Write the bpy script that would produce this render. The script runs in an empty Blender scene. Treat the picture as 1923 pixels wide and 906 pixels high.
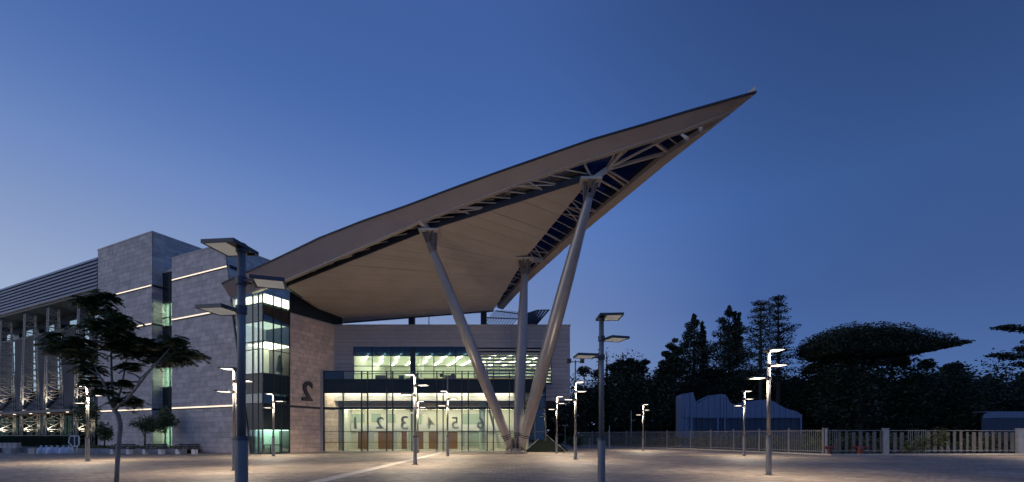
import bpy, math, random
import numpy as np
from mathutils import Matrix, Vector
random.seed(7); rng = np.random.default_rng(11)
R = math.radians
S = bpy.context.scene
COL = S.collection

# ---------------------------------------------------------------- camera, world, exposure
EYE, F, CX, HY = 1.6, 850.0, 961.0, 817.0      # eye height (m), focal length, axis and horizon of the photograph in its pixels
cam = bpy.data.cameras.new('camera'); camo = bpy.data.objects.new('camera', cam); COL.objects.link(camo)
camo.location = (0, 0, EYE); camo.rotation_euler = (R(90), 0, 0)
cam.sensor_fit = 'HORIZONTAL'; cam.sensor_width = 36; cam.lens = 36 * F / 1923
cam.shift_y = (HY - 453) / 1923; cam.clip_start = .1; cam.clip_end = 4000
S.camera = camo
S.view_settings.view_transform = 'Standard'; S.view_settings.look = 'None'
S.view_settings.exposure = 0; S.view_settings.gamma = 1
S.cycles.use_denoising = True
S.cycles.max_bounces = 8; S.cycles.transparent_max_bounces = 24
S.cycles.sample_clamp_indirect = 6
S.cycles.caustics_reflective = False; S.cycles.caustics_refractive = False

def lin(r, g, b):
    f = lambda c: (c / 12.92 if c <= .04045 else ((c + .055) / 1.055) ** 2.4)
    return (f(r / 255), f(g / 255), f(b / 255), 1)

world = bpy.data.worlds.new('World'); S.world = world; world.use_nodes = True
wt = world.node_tree; wt.nodes.clear()
def wn(t, **k):
    n = wt.nodes.new(t)
    for a, b in k.items(): setattr(n, a, b)
    return n
tc = wn('ShaderNodeTexCoord'); sep = wn('ShaderNodeSeparateXYZ'); wt.links.new(tc.outputs['Generated'], sep.inputs[0])
ramp = wn('ShaderNodeValToRGB'); wt.links.new(sep.outputs['Z'], ramp.inputs[0])
e = ramp.color_ramp.elements; e[0].position = 0; e[0].color = lin(84, 116, 168); e[1].position = 1; e[1].color = lin(62, 81, 141)
for p, c in ((.25, (73, 104, 165)), (.42, (73, 111, 179)), (.66, (60, 92, 155))):
    q = e.new(p); q.color = lin(*c)
# afterglow of the set sun, low on the left; the far side of the sky is a little deeper
dot = wn('ShaderNodeVectorMath', operation='DOT_PRODUCT'); wt.links.new(tc.outputs['Generated'], dot.inputs[0])
g = Vector((-.93, .36, .02)).normalized(); dot.inputs[1].default_value = g
mr = wn('ShaderNodeMapRange', interpolation_type='LINEAR'); wt.links.new(dot.outputs['Value'], mr.inputs[0])
mr.inputs[1].default_value = -.10; mr.inputs[2].default_value = 1.0
lo = wn('ShaderNodeMapRange', interpolation_type='SMOOTHSTEP'); wt.links.new(sep.outputs['Z'], lo.inputs[0])
lo.inputs[1].default_value = -.15; lo.inputs[2].default_value = .62; lo.inputs[3].default_value = 1; lo.inputs[4].default_value = .02
mu = wn('ShaderNodeMath', operation='MULTIPLY'); wt.links.new(mr.outputs[0], mu.inputs[0]); wt.links.new(lo.outputs[0], mu.inputs[1])
mx = wn('ShaderNodeMix', data_type='RGBA'); wt.links.new(mu.outputs[0], mx.inputs[0])
wt.links.new(ramp.outputs[0], mx.inputs[6]); mx.inputs[7].default_value = lin(201, 216, 236)
dot2 = wn('ShaderNodeVectorMath', operation='DOT_PRODUCT'); wt.links.new(tc.outputs['Generated'], dot2.inputs[0]); dot2.inputs[1].default_value = Vector((.64, .50, .66)).normalized()
mr2 = wn('ShaderNodeMapRange', interpolation_type='SMOOTHSTEP'); wt.links.new(dot2.outputs['Value'], mr2.inputs[0])
mr2.inputs[1].default_value = .74; mr2.inputs[2].default_value = 1.12; mr2.inputs[3].default_value = 1.03; mr2.inputs[4].default_value = .35
sc_ = wn('ShaderNodeVectorMath', operation='SCALE'); wt.links.new(mx.outputs[2], sc_.inputs[0]); wt.links.new(mr2.outputs[0], sc_.inputs[3])
bg = wn('ShaderNodeBackground'); wt.links.new(sc_.outputs[0], bg.inputs[0]); bg.inputs[1].default_value = 1
wo = wn('ShaderNodeOutputWorld'); wt.links.new(bg.outputs[0], wo.inputs[0])

sun = bpy.data.lights.new('afterglow', 'SUN'); sun.energy = .27; sun.angle = R(40); sun.color = (1, .90, .84)
suno = bpy.data.objects.new('afterglow', sun); COL.objects.link(suno)
suno.rotation_euler = Vector((.86, .32, -.30)).to_track_quat('-Z', 'Y').to_euler()

# ---------------------------------------------------------------- materials
def mat(name, col, rough=.6, metal=0, var=0, scale=3.0, bump=0, rand=0, emit=None, estr=0, stretch=None, spec=.5):
    m = bpy.data.materials.new(name); m.use_nodes = True; t = m.node_tree; b = t.nodes['Principled BSDF']
    c = col if len(col) == 4 else (*col, 1)
    b.inputs['Base Color'].default_value = c; b.inputs['Roughness'].default_value = rough; b.inputs['Metallic'].default_value = metal
    b.inputs['Specular IOR Level'].default_value = spec
    src = None
    if var or bump:
        g = t.nodes.new('ShaderNodeNewGeometry'); mp = t.nodes.new('ShaderNodeMapping'); t.links.new(g.outputs['Position'], mp.inputs[0])
        if stretch: mp.inputs['Scale'].default_value = stretch
        n = t.nodes.new('ShaderNodeTexNoise'); n.inputs['Scale'].default_value = scale; n.inputs['Detail'].default_value = 6; t.links.new(mp.outputs[0], n.inputs[0])
        if var:
            h = t.nodes.new('ShaderNodeMapRange'); t.links.new(n.outputs[0], h.inputs[0]); h.inputs[1].default_value = .3; h.inputs[2].default_value = .7
            h.inputs[3].default_value = 1 - var; h.inputs[4].default_value = 1 + var; src = h.outputs[0]
        if bump:
            bp = t.nodes.new('ShaderNodeBump'); bp.inputs['Strength'].default_value = bump; bp.inputs['Distance'].default_value = .03
            t.links.new(n.outputs[0], bp.inputs['Height']); t.links.new(bp.outputs[0], b.inputs['Normal'])
    if rand:
        oi = t.nodes.new('ShaderNodeObjectInfo'); gi = t.nodes.new('ShaderNodeNewGeometry')
        a = t.nodes.new('ShaderNodeMath'); a.operation = 'ADD'; t.links.new(oi.outputs['Random'], a.inputs[0]); t.links.new(gi.outputs['Random Per Island'], a.inputs[1])
        fr = t.nodes.new('ShaderNodeMath'); fr.operation = 'FRACT'; t.links.new(a.outputs[0], fr.inputs[0])
        h2 = t.nodes.new('ShaderNodeMapRange'); t.links.new(fr.outputs[0], h2.inputs[0]); h2.inputs[3].default_value = 1 - rand; h2.inputs[4].default_value = 1 + rand
        if src:
            mu = t.nodes.new('ShaderNodeMath'); mu.operation = 'MULTIPLY'; t.links.new(src, mu.inputs[0]); t.links.new(h2.outputs[0], mu.inputs[1]); src = mu.outputs[0]
        else: src = h2.outputs[0]
    if src:
        v = t.nodes.new('ShaderNodeVectorMath'); v.operation = 'SCALE'; v.inputs[0].default_value = c[:3]; t.links.new(src, v.inputs[3]); t.links.new(v.outputs[0], b.inputs['Base Color'])
    if emit:
        b.inputs['Emission Color'].default_value = (*emit, 1); b.inputs['Emission Strength'].default_value = estr
    return m

def glass(name, tint, refl=.09, gloss=(.9, .95, 1), rough=.02):
    m = bpy.data.materials.new(name); m.use_nodes = True; t = m.node_tree; t.nodes.clear()
    o = t.nodes.new('ShaderNodeOutputMaterial'); tr = t.nodes.new('ShaderNodeBsdfTransparent'); gl = t.nodes.new('ShaderNodeBsdfGlossy')
    tr.inputs[0].default_value = (*tint, 1); gl.inputs[0].default_value = (*gloss, 1); gl.inputs['Roughness'].default_value = rough
    lw = t.nodes.new('ShaderNodeLayerWeight'); lw.inputs[0].default_value = .25
    mr = t.nodes.new('ShaderNodeMapRange'); t.links.new(lw.outputs['Fresnel'], mr.inputs[0]); mr.inputs[3].default_value = refl; mr.inputs[4].default_value = .75
    mx = t.nodes.new('ShaderNodeMixShader'); t.links.new(mr.outputs[0], mx.inputs[0]); t.links.new(tr.outputs[0], mx.inputs[1]); t.links.new(gl.outputs[0], mx.inputs[2])
    t.links.new(mx.outputs[0], o.inputs[0]); return m

def emission(name, col, s):
    return mat(name, (.8, .8, .8), .5, emit=col, estr=s)

M = dict(
    stone=mat('grey_stone', (.63, .54, .47), .8, var=.16, scale=1.6, bump=.15, rand=.13),
    pinkstone=mat('warm_stone', (.70, .53, .42), .8, var=.14, scale=2.2, bump=.15, rand=.14),
    joint=mat('stone_joint', (.13, .125, .125), .9),
    metal=mat('grey_cladding', (.43, .40, .385), .5, .1, var=.06, scale=2, rand=.05),
    louvre=mat('roof_louvre_metal', (.36, .37, .41), .45, .3, var=.05, rand=.05),
    canopy=mat('canopy_metal', (.375, .325, .30), .5, .05, var=.06, scale=.6),
    trim=mat('canopy_trim', (.50, .42, .34), .5, .1),
    soffit=mat('soffit_board', (.50, .44, .395), .6, 0, var=.09, scale=.5, rand=.03),
    darksteel=mat('dark_steel', (.035, .036, .042), .5, .2),
    beam=mat('painted_beam', (.62, .54, .45), .5),
    column=mat('column_paint', (.36, .325, .295), .32, .4, var=.05, scale=1.5),
    foot=mat('column_foot', (.20, .175, .155), .75, var=.2, bump=.2),
    pole=mat('lamp_pole_paint', (.23, .225, .22), .45, .4, var=.06),
    plate=mat('lamp_plate_frame', (.08, .085, .095), .45, .4),
    reflector=mat('lamp_reflector', (.62, .57, .48), .5, var=.05),
    lamp_on=emission('lamp_lit', (1, .86, .66), 5),
    downlight=emission('downlight', (1, .84, .62), 4),
    bounce_glow=emission('painted_bounce_glow', (1, .90, .74), .15),  # faint emission stands in for ground light on the unlit lamp undersides
    led=emission('led_strip', (1, .79, .50), 1.25),
    mullion=mat('mullion_metal', (.045, .052, .055), .4, .4),
    clear=glass('clear_glass', (.92, .935, .87), .035),
    teal=glass('green_glass', (.80, .89, .83), .08),
    greenglass=glass('dark_green_glass', (.30, .42, .36), .05, (.28, .40, .34)),
    tinted=glass('tinted_glass', (.10, .13, .13), .12),
    bluetint=glass('blue_tinted_glass', (.12, .17, .20), .10, (.6, .7, .75)),
    roofglass=glass('roof_glass', (.10, .13, .20), .05),
    spandrel=mat('spandrel_glass', (.022, .032, .034), .2, 0, spec=.3),
    room=mat('room_wall', (.73, .76, .67), .8, var=.04),
    palewood=mat('pale_wood', (.50, .36, .27), .5, var=.15, scale=4),
    cream=mat('cream_wall', (.78, .76, .64), .8, var=.05),
    inner_glass=mat('inner_glass', (.42, .52, .42), .2),
    tealroom=mat('teal_room_wall', (.64, .77, .69), .8),
    ceil=mat('room_ceiling', (.66, .68, .58), .8),
    floor_in=mat('lobby_floor', (.5, .48, .42), .25),
    wood=mat('door_wood', (.26, .13, .045), .45, var=.3, scale=6, stretch=(6, 6, .6)),
    white=mat('white_panel', (.78, .78, .75), .6),
    roomlight=emission('room_light', (1, 1, .78), 40),
    roomlight_soft=emission('room_light_soft', (.92, 1, .80), 9),
    halllight=emission('hall_light', (.96, 1, .86), 15),
    lobby_fill=emission('lobby_fill_light', (1, .97, .82), 12),  # added fill light for the lobby interior
    ceilglow=emission('luminous_ceiling', (.96, 1, .82), 4.2),
    ceilglow2=emission('dim_luminous_ceiling', (.92, 1, .84), 1.0),
    tealglow=emission('teal_luminous_ceiling', (.74, 1, .88), 6),
    teallight=emission('teal_light', (.70, 1, .86), 26),
    slit=mat('pale_slit_window', (.2, .25, .28), .1, emit=lin(140, 168, 190)[:3], estr=.85),  # panes given an even pale blue emission
    numeral=mat('numeral_metal', (.42, .42, .40), .5, .3),
    numeral_side=mat('numeral_dark', (.07, .065, .065), .5, .2),
    concrete=mat('concrete', (.42, .41, .39), .85, var=.15, bump=.2),
    darkpanel=mat('wing_panel', (.066, .066, .076), .7, var=.1, scale=.8),
    truss=mat('truss_paint', (.28, .27, .25), .45, .2),
    slab=mat('slab_paint', (.20, .16, .15), .6),
    bark=mat('bark', (.34, .275, .21), .9, var=.3, scale=9, bump=.6, stretch=(1, 1, .35)),
    darkbark=mat('dark_bark', (.06, .05, .04), .9),
    leaf=mat('leaf_green', (.10, .14, .05), .6, rand=.5),
    leaf2=mat('leaf_bright_green', (.085, .12, .035), .6, rand=.45),
    conifer=mat('conifer_green', (.018, .030, .016), .7, rand=.5),
    broadleaf=mat('broadleaf_green', (.022, .036, .016), .7, rand=.5),
    pine=mat('pine_green', (.024, .036, .018), .7, rand=.5),
    hedge=mat('hedge_green', (.15, .165, .06), .7, rand=.5),
    fence=mat('fence_paint', (.34, .315, .28), .55, .1),
    board=mat('fence_board', (.17, .155, .135), .7, var=.15),
    shed=mat('shed_sheet', (.20, .25, .36), .45, .2, var=.08),
    sheddark=mat('shed_base_sheet', (.06, .08, .115), .5, .1, var=.1),
    red=mat('red_paint', (.17, .03, .018), .45),
    sack=mat('white_sack', (.62, .64, .70), .85, var=.1, bump=.3),
    tent=mat('tent_fabric', (.010, .013, .011), .95, spec=.05),
    steelpost=mat('galvanised_post', (.45, .45, .44), .5, .5),
    soil=mat('soil', (.07, .055, .04), .95, var=.3, bump=.5),
)

def ground_mat():
    m = bpy.data.materials.new('plaza_paving'); m.use_nodes = True; t = m.node_tree; b = t.nodes['Principled BSDF']
    g = t.nodes.new('ShaderNodeNewGeometry')
    br = t.nodes.new('ShaderNodeTexBrick'); t.links.new(g.outputs['Position'], br.inputs[0])
    br.inputs['Scale'].default_value = 1; br.inputs['Brick Width'].default_value = .42; br.inputs['Row Height'].default_value = .21; br.inputs['Mortar Size'].default_value = .012
    br.inputs['Color1'].default_value = (.37, .30, .235, 1); br.inputs['Color2'].default_value = (.19, .155, .12, 1); br.inputs['Mortar'].default_value = (.09, .08, .07, 1)
    n = t.nodes.new('ShaderNodeTexNoise'); n.inputs['Scale'].default_value = .35; n.inputs['Detail'].default_value = 7; t.links.new(g.outputs['Position'], n.inputs[0])
    h = t.nodes.new('ShaderNodeMapRange'); t.links.new(n.outputs[0], h.inputs[0]); h.inputs[1].default_value = .3; h.inputs[2].default_value = .7; h.inputs[3].default_value = .68; h.inputs[4].default_value = 1.24
    v = t.nodes.new('ShaderNodeVectorMath'); v.operation = 'SCALE'; t.links.new(br.outputs[0], v.inputs[0]); t.links.new(h.outputs[0], v.inputs[3]); t.links.new(v.outputs[0], b.inputs['Base Color'])
    b.inputs['Roughness'].default_value = .62
    bp = t.nodes.new('ShaderNodeBump'); bp.inputs['Strength'].default_value = .5; bp.inputs['Distance'].default_value = .02
    t.links.new(br.outputs['Fac'], bp.inputs['Height']); bp.invert = True; t.links.new(bp.outputs[0], b.inputs['Normal'])
    return m
M['plaza'] = ground_mat()
M['paver'] = mat('paver_stone', (.265, .215, .168), .6, var=.2, scale=.35, rand=.2, bump=.1)
M['band'] = mat('pale_paving_band', (.50, .46, .40), .6, var=.15, scale=2)
M['earth'] = mat('dark_earth', (.05, .052, .04), .95, var=.3, scale=.5)
M['kerb'] = mat('kerb_stone', (.50, .44, .35), .8, var=.15)
M['asphalt'] = mat('asphalt', (.11, .105, .10), .8, var=.2, scale=.6)

# ---------------------------------------------------------------- helpers
I4 = Matrix.Identity(4); LOC = 'local'      # MB(LOC): points are given in the parent's own space
WORLD = {}                                  # world matrix of every top-level Empty
def at(px, py, Y):                          # photograph pixel + distance -> point in the world
    return Vector(((px - CX) / F * Y, Y, EYE + (HY - py) / F * Y))
def zat(py, Y): return EYE + (HY - py) / F * Y
def thing(name, label, cat, loc=(0, 0, 0), rz=0, group=None):
    o = bpy.data.objects.new(name, None); COL.objects.link(o); o.empty_display_size = .3
    o.location = loc; o.rotation_euler = (0, 0, rz); o['label'] = label; o['category'] = cat
    if group: o['group'] = group
    WORLD[o.name] = Matrix.Translation(loc) @ Matrix.Rotation(rz, 4, 'Z')
    return o
def tag(o, label, cat, group=None):
    o['label'] = label; o['category'] = cat
    if group: o['group'] = group
    return o
def put(name, me, parent=None, loc=(0, 0, 0), rot=(0, 0, 0), scale=None):      # link a mesh as one object
    o = bpy.data.objects.new(name, me); COL.objects.link(o); o.location = loc; o.rotation_euler = rot
    if scale: o.scale = scale
    if parent is not None: o.parent = parent
    return o
class MB:
    def __init__(s, frame=None): s.v = []; s.f = []; s.m = I4 if frame is None else frame
    def add(s, vs, fs):
        n = len(s.v); s.v += [tuple(v) for v in vs]; s.f += [tuple(i + n for i in f) for f in fs]; return s
    def box(s, x0, x1, y0, y1, z0, z1):
        return s.add([(x0, y0, z0), (x1, y0, z0), (x1, y1, z0), (x0, y1, z0), (x0, y0, z1), (x1, y0, z1), (x1, y1, z1), (x0, y1, z1)],
                     [(3, 2, 1, 0), (4, 5, 6, 7), (0, 1, 5, 4), (1, 2, 6, 5), (2, 3, 7, 6), (3, 0, 4, 7)])
    def hexa(s, b, t):                      # 4 bottom + 4 top points
        return s.add(list(b) + list(t), [(3, 2, 1, 0), (4, 5, 6, 7), (0, 1, 5, 4), (1, 2, 6, 5), (2, 3, 7, 6), (3, 0, 4, 7)])
    def prism(s, poly, d):                  # polygon of 3D points pushed along d
        n = len(poly); d = Vector(d); a = [Vector(p) for p in poly]
        return s.add(a + [p + d for p in a], [tuple(range(n - 1, -1, -1)), tuple(range(n, 2 * n))] + [(i, (i + 1) % n, (i + 1) % n + n, i + n) for i in range(n)])
    def bar(s, a, b, w, h=None, up=(0, 0, 1)):
        a, b = Vector(a), Vector(b); h = h or w; d = (b - a).normalized(); up = Vector(up)
        if abs(d.dot(up)) > .95: up = Vector((1, 0, 0))
        x = d.cross(up).normalized() * w / 2; y = x.cross(d).normalized() * h / 2
        return s.hexa([a - x - y, a + x - y, a + x + y, a - x + y], [b - x - y, b + x - y, b + x + y, b - x + y])
    def tube(s, pts, rad, n=12, cap=True):
        pts = [Vector(p) for p in pts]; rings = []; m0 = len(s.v); prev = None
        for i, p in enumerate(pts):
            d = (pts[min(i + 1, len(pts) - 1)] - pts[max(i - 1, 0)]).normalized()
            if prev is None: x = d.cross(Vector((0, 1, 0)) if abs(d.y) < .9 else Vector((1, 0, 0))).normalized()
            else: x = (prev - d * prev.dot(d)).normalized()
            prev = x; y = d.cross(x)
            for k in range(n):
                t = 2 * math.pi * k / n; q = p + (x * math.cos(t) + y * math.sin(t)) * rad[i]; s.v.append(tuple(q))
        for i in range(len(pts) - 1):
            for k in range(n):
                s.f.append((m0 + i * n + k, m0 + i * n + (k + 1) % n, m0 + (i + 1) * n + (k + 1) % n, m0 + (i + 1) * n + k))
        if cap:
            s.f.append(tuple(m0 + k for k in range(n - 1, -1, -1))); e = m0 + (len(pts) - 1) * n; s.f.append(tuple(e + k for k in range(n)))
        return s
    def mesh(s, name, mt, parent_world=None, smooth=False):
        me = bpy.data.meshes.new(name); T = I4 if isinstance(s.m, str) else (parent_world.inverted() @ s.m) if parent_world is not None else s.m
        me.from_pydata([T @ Vector(v) for v in s.v], [], s.f); me.materials.append(mt if not isinstance(mt, str) else M[mt])
        if smooth: me.polygons.foreach_set('use_smooth', [True] * len(me.polygons))
        me.update(); return me
    def build(s, name, mt, parent=None, top=None, smooth=False):   # parent: Empty (or a part of it, then top = that Empty)
        w = WORLD.get((top or parent).name, I4) if (top or parent) is not None else None
        return put(name, s.mesh(name, mt, w, smooth), parent)
def smooth_angle(o, deg=40):
    me = o.data; me.polygons.foreach_set('use_smooth', [True] * len(me.polygons)); me.set_sharp_from_angle(angle=R(deg)); return o
def box(name, mt, parent, x0, x1, y0, y1, z0, z1, frame=None, top=None):
    return MB(frame).box(x0, x1, y0, y1, z0, z1).build(name, mt, parent, top)
def kind(o, k): o['kind'] = k; return o

# leaf-sized faces scattered through clumps: (centre, radii, count)
def leaves(clumps, size, flat=.5, jitter=.5, droop=0):
    V = []; n = 0
    for c, r, k in clumps:
        k = int(k); d = rng.normal(size=(k, 3)); d /= np.linalg.norm(d, axis=1)[:, None]
        rad = rng.random(k) ** (1 / 2.2); p = np.array(c) + d * rad[:, None] * np.array(r)
        a = rng.normal(size=(k, 3)); a[:, 2] *= flat; a[:, 2] -= droop; a /= np.linalg.norm(a, axis=1)[:, None]
        b = np.cross(a, rng.normal(size=(k, 3))); b /= np.linalg.norm(b, axis=1)[:, None] + 1e-9
        s = size * (1 + jitter * (rng.random(k) - .5) * 2)
        a *= s[:, None]; b *= (s * .42)[:, None]
        V.append(np.stack([p - a * .5, p + b * .5, p + a * .5, p - b * .5], 1)); n += k
    V = np.concatenate(V).reshape(-1, 3)
    return V, np.arange(n * 4).reshape(-1, 4)
def leaf_mesh(name, mt, V, Fc, origin=(0, 0, 0)):
    me = bpy.data.meshes.new(name); V = V - np.array(origin)
    me.vertices.add(len(V)); me.vertices.foreach_set('co', V.astype(np.float32).ravel())
    me.loops.add(Fc.size); me.loops.foreach_set('vertex_index', Fc.astype(np.int32).ravel())
    me.polygons.add(len(Fc)); me.polygons.foreach_set('loop_start', np.arange(0, Fc.size, 4, dtype=np.int32))
    me.update(calc_edges=True); me.materials.append(M[mt]); return me

# ---------------------------------------------------------------- ground
def structure(name, mb, mt): return kind(mb.build(name, mt), 'structure')
structure('ground', MB().add([(-900, -60, -.02), (900, -60, -.02), (900, 1500, -.02), (-900, 1500, -.02)], [(0, 1, 2, 3)]), 'earth')
plaza = structure('plaza', MB().add([(-75, -30, 0), (60, -30, 0), (44.5, 36.2, 0), (24.6, 34.9, 0), (19.4, 50, 0), (8.9, 66, 0), (8, 90, 0), (-75, 90, 0)], [tuple(range(8))]), 'plaza')
structure('paving_band', MB().add([(-7.05, 6, .004), (-6.5, 6, .004), (-6.0, 41.8, .004), (-6.55, 41.8, .004)], [(0, 1, 2, 3)]), 'band')
# nearest pavers as real stones with open joints
mb = MB()
for j in range(-2, 26):
    y = 13.6 + j * .212
    for i in range(-42, 43):
        x = i * .424 + (j % 2) * .212
        if abs(x + .0) > 17.8 or -7.3 < x < -5.9: continue
        z = .006 + random.random() * .006; a = .012
        mb.add([(x + a, y + a, z), (x + .424 - a, y + a, z + random.uniform(-.003, .003)), (x + .424 - a, y + .212 - a, z), (x + a, y + .212 - a, z + random.uniform(-.003, .003)),
                (x + a, y + a, .001), (x + .424 - a, y + a, .001)], [(0, 1, 2, 3), (4, 5, 1, 0)])
o = kind(mb.build('paver', 'paver', plaza), 'stuff')
# kerb in front of the fence
K = [(44.5, 36.2), (24.6, 34.9), (19.4, 50), (8.9, 66)]
mb = MB()
for a, b in zip(K[:-1], K[1:]):
    d = Vector((b[0] - a[0], b[1] - a[1], 0)).normalized(); n = Vector((-d.y, d.x, 0)) * -.35; A = Vector((*a, 0)); B = Vector((*b, 0))
    mb.hexa([A, B, B + n, A + n], [A + Vector((0, 0, .12)), B + Vector((0, 0, .12)), B + n + Vector((0, 0, .12)), A + n + Vector((0, 0, .12))])
structure('kerb', mb, 'kerb')

# ---------------------------------------------------------------- stone wing (rotated frame: x along its front, y into the building)
WA = math.atan2(-.429, .903); WO = Vector((-20.5, 37.25, 0))
WF = Matrix.Translation(WO) @ Matrix.Rotation(WA, 4, 'Z')
def wx(px, yc=0):                           # wing x on the plane y = yc that the photo shows at column px
    r = (px - CX) / F; c, s = math.cos(WA), math.sin(WA)
    ox, oy = WO.x - s * yc, WO.y + c * yc
    return (r * oy - ox) / (c - r * s)
def wpt(x, y, z=0): return WF @ Vector((x, y, z))
def wing_thing(name, label, cat, x, y=0, group=None): return thing(name, label, cat, tuple(wpt(x, y)), WA, group)

def tile_wall(parent, top, frame, org, du, W, H, tw, th, mt, edge=None, thick=.05, skip=(), limit=300, label=None):
    """tiles on a plane: org + du*u + z; outward normal from du; edge(z)-> max u; separate parts up to limit, the rest joined"""
    du = Vector(du); nrm = Vector((du.y, -du.x, 0)); cache = {}; tiles = []
    rows = int(round(H / th)); th = H / rows; g = .018
    for j in range(rows):
        z0, z1 = j * th, (j + 1) * th
        if any(z0 < b and z1 > a for a, b in skip):
            pass
        off = [0, .5, .25, .75][j % 4] * tw; u = -off
        while u < W:
            a, b = max(u, 0), min(u + tw, W); u += tw
            if b - a < .12: continue
            b0, b1 = (min(b, edge(z0)), min(b, edge(z1))) if edge else (b, b)
            if min(b0, b1) - a < .08: continue
            tiles.append((a, b0, b1, z0, z1))
    sep, rest = tiles, []
    if len(tiles) > limit:
        tiles.sort(key=lambda q: -q[0]); sep, rest = tiles[:limit], tiles[limit:]
    pw = WORLD[top.name]
    def shape(m, a, b0, b1, z0, z1, o):
        P = lambda u, z, d: o + du * u + nrm * d + Vector((0, 0, z))
        t = thick + (0 if m is None else 0)
        return [P(a + g / 2, z0 + g, 0), P(b0 - g / 2, z0 + g, 0), P(b1 - g / 2, z1, 0), P(a + g / 2, z1, 0)], [P(a + g / 2, z0 + g, t), P(b0 - g / 2, z0 + g, t), P(b1 - g / 2, z1, t), P(a + g / 2, z1, t)]
    org = Vector(org)
    for a, b0, b1, z0, z1 in sep:
        key = (round(b0 - a, 3), round(b1 - a, 3))
        if key not in cache:
            m = MB(frame); q = shape(m, 0, b0 - a, b1 - a, 0, th, Vector((0, 0, 0)))
            m.hexa(*q); m.f = m.f[1:]
            me = bpy.data.meshes.new('stone_tile'); Rm = (pw.inverted() @ frame).to_3x3()
            me.from_pydata([Rm @ Vector(v) for v in m.v], [], m.f); me.materials.append(M[mt]); me.update(); cache[key] = me
        L = (pw.inverted() @ frame) @ (org + du * a + nrm * random.uniform(0, .008) + Vector((0, 0, z0)))
        put('stone_tile', cache[key], parent, L)
    if rest:
        m = MB(frame)
        for a, b0, b1, z0, z1 in rest:
            m.hexa(*shape(m, a, b0, b1, z0, z1, org + nrm * random.uniform(0, .008)))
        kind(m.build('stone_tiles', mt, parent, top), 'stuff')

X2L, X2R = wx(322), -5.09
# --- nearer stone tower with a slanting right edge
t2 = wing_thing('stone_tower', 'pale stone clad tower with a slanting right edge between glass corner and window slot', 'tower', X2L)
H2 = 18.2
slant = lambda z: (-1.5 + (X2R + 1.5) * z / H2)
body = MB(WF).prism([(X2L, .06, 0), (slant(0), .06, 0), (slant(H2), .06, H2), (X2L, .06, H2)], (0, 8, 0)).build('wall', 'joint', t2)
tile_wall(body, t2, WF, (X2L, .06, 0), (1, 0, 0), 20, H2, 1.2, .455, 'stone', edge=lambda z: slant(z) - X2L)
m = MB(WF)                                  # tiles of the upper right return, too foreshortened to pick apart
for j in range(12):
    z0 = 12.74 + j * .455
    for i in range(7):
        xe0, xe1 = slant(z0), slant(z0 + .455)
        m.hexa([(xe0, .1 + i * 1.1, z0 + .02), (xe0 + .05, .1 + i * 1.1, z0 + .02), (xe0 + .05, 1.18 + i * 1.1, z0 + .02), (xe0, 1.18 + i * 1.1, z0 + .02)],
               [(xe1, .1 + i * 1.1, z0 + .455), (xe1 + .05, .1 + i * 1.1, z0 + .455), (xe1 + .05, 1.18 + i * 1.1, z0 + .455), (xe1, 1.18 + i * 1.1, z0 + .455)])
kind(m.build('return_tiles', 'stone', body, t2), 'stuff')
LEDZ = (16.15, 12.4, 4.05)
for z in LEDZ:
    xe = slant(z) - .05
    l = box('light_strip', 'led', t2, X2L + .03, xe, -.012, .03, z, z + .13, WF)
    box('strip_sill', 'joint', l, X2L, xe, -.06, .02, z - .07, z - .004, WF, t2)
box('coping', 'stone', t2, X2L - .03, X2R + .08, -.03, 8.2, H2 + .002, H2 + .14, WF)
box('recess_band', 'darksteel', t2, X2R + .42, X2R + .50, .2, 7.8, 16.1, 16.4, WF)

# --- farther, taller stone tower
X1L, X1R, H1 = wx(183), wx(285), 21.4
t1 = wing_thing('stone_tower', 'tallest square stone clad tower left of the window slot beside the louvred roof', 'tower', X1L)
body1 = box('wall', 'joint', t1, X1L, X1R - .06, .06, 9, 0, H1, WF)
tile_wall(body1, t1, WF, (X1L, .06, 0), (1, 0, 0), X1R - X1L, H1, 1.2, .455, 'stone')
m = MB(WF)
for j in range(47):
    z0 = j * H1 / 47
    for i in range(8 if z0 > 17.5 else 1):
        m.box(X1R - .05, X1R, .1 + i * 1.1, 1.18 + i * 1.1, z0 + .02, z0 + H1 / 47)
kind(m.build('return_tiles', 'stone', body1, t1), 'stuff')
for z in LEDZ:
    l = box('light_strip', 'led', t1, X1L + .05, X1R - .15, -.012, .03, z, z + .13, WF)
    box('strip_sill', 'joint', l, X1L, X1R - .1, -.06, .02, z - .07, z - .004, WF, t1)
    box('recess_band', 'darksteel', t1, X1R + .002, X1R + .02, .02, 1.0, z - .05, z + .14, WF)
box('coping', 'stone', t1, X1L - .03, X1R + .03, -.03, 9.1, H1 + .002, H1 + .14, WF)

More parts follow.
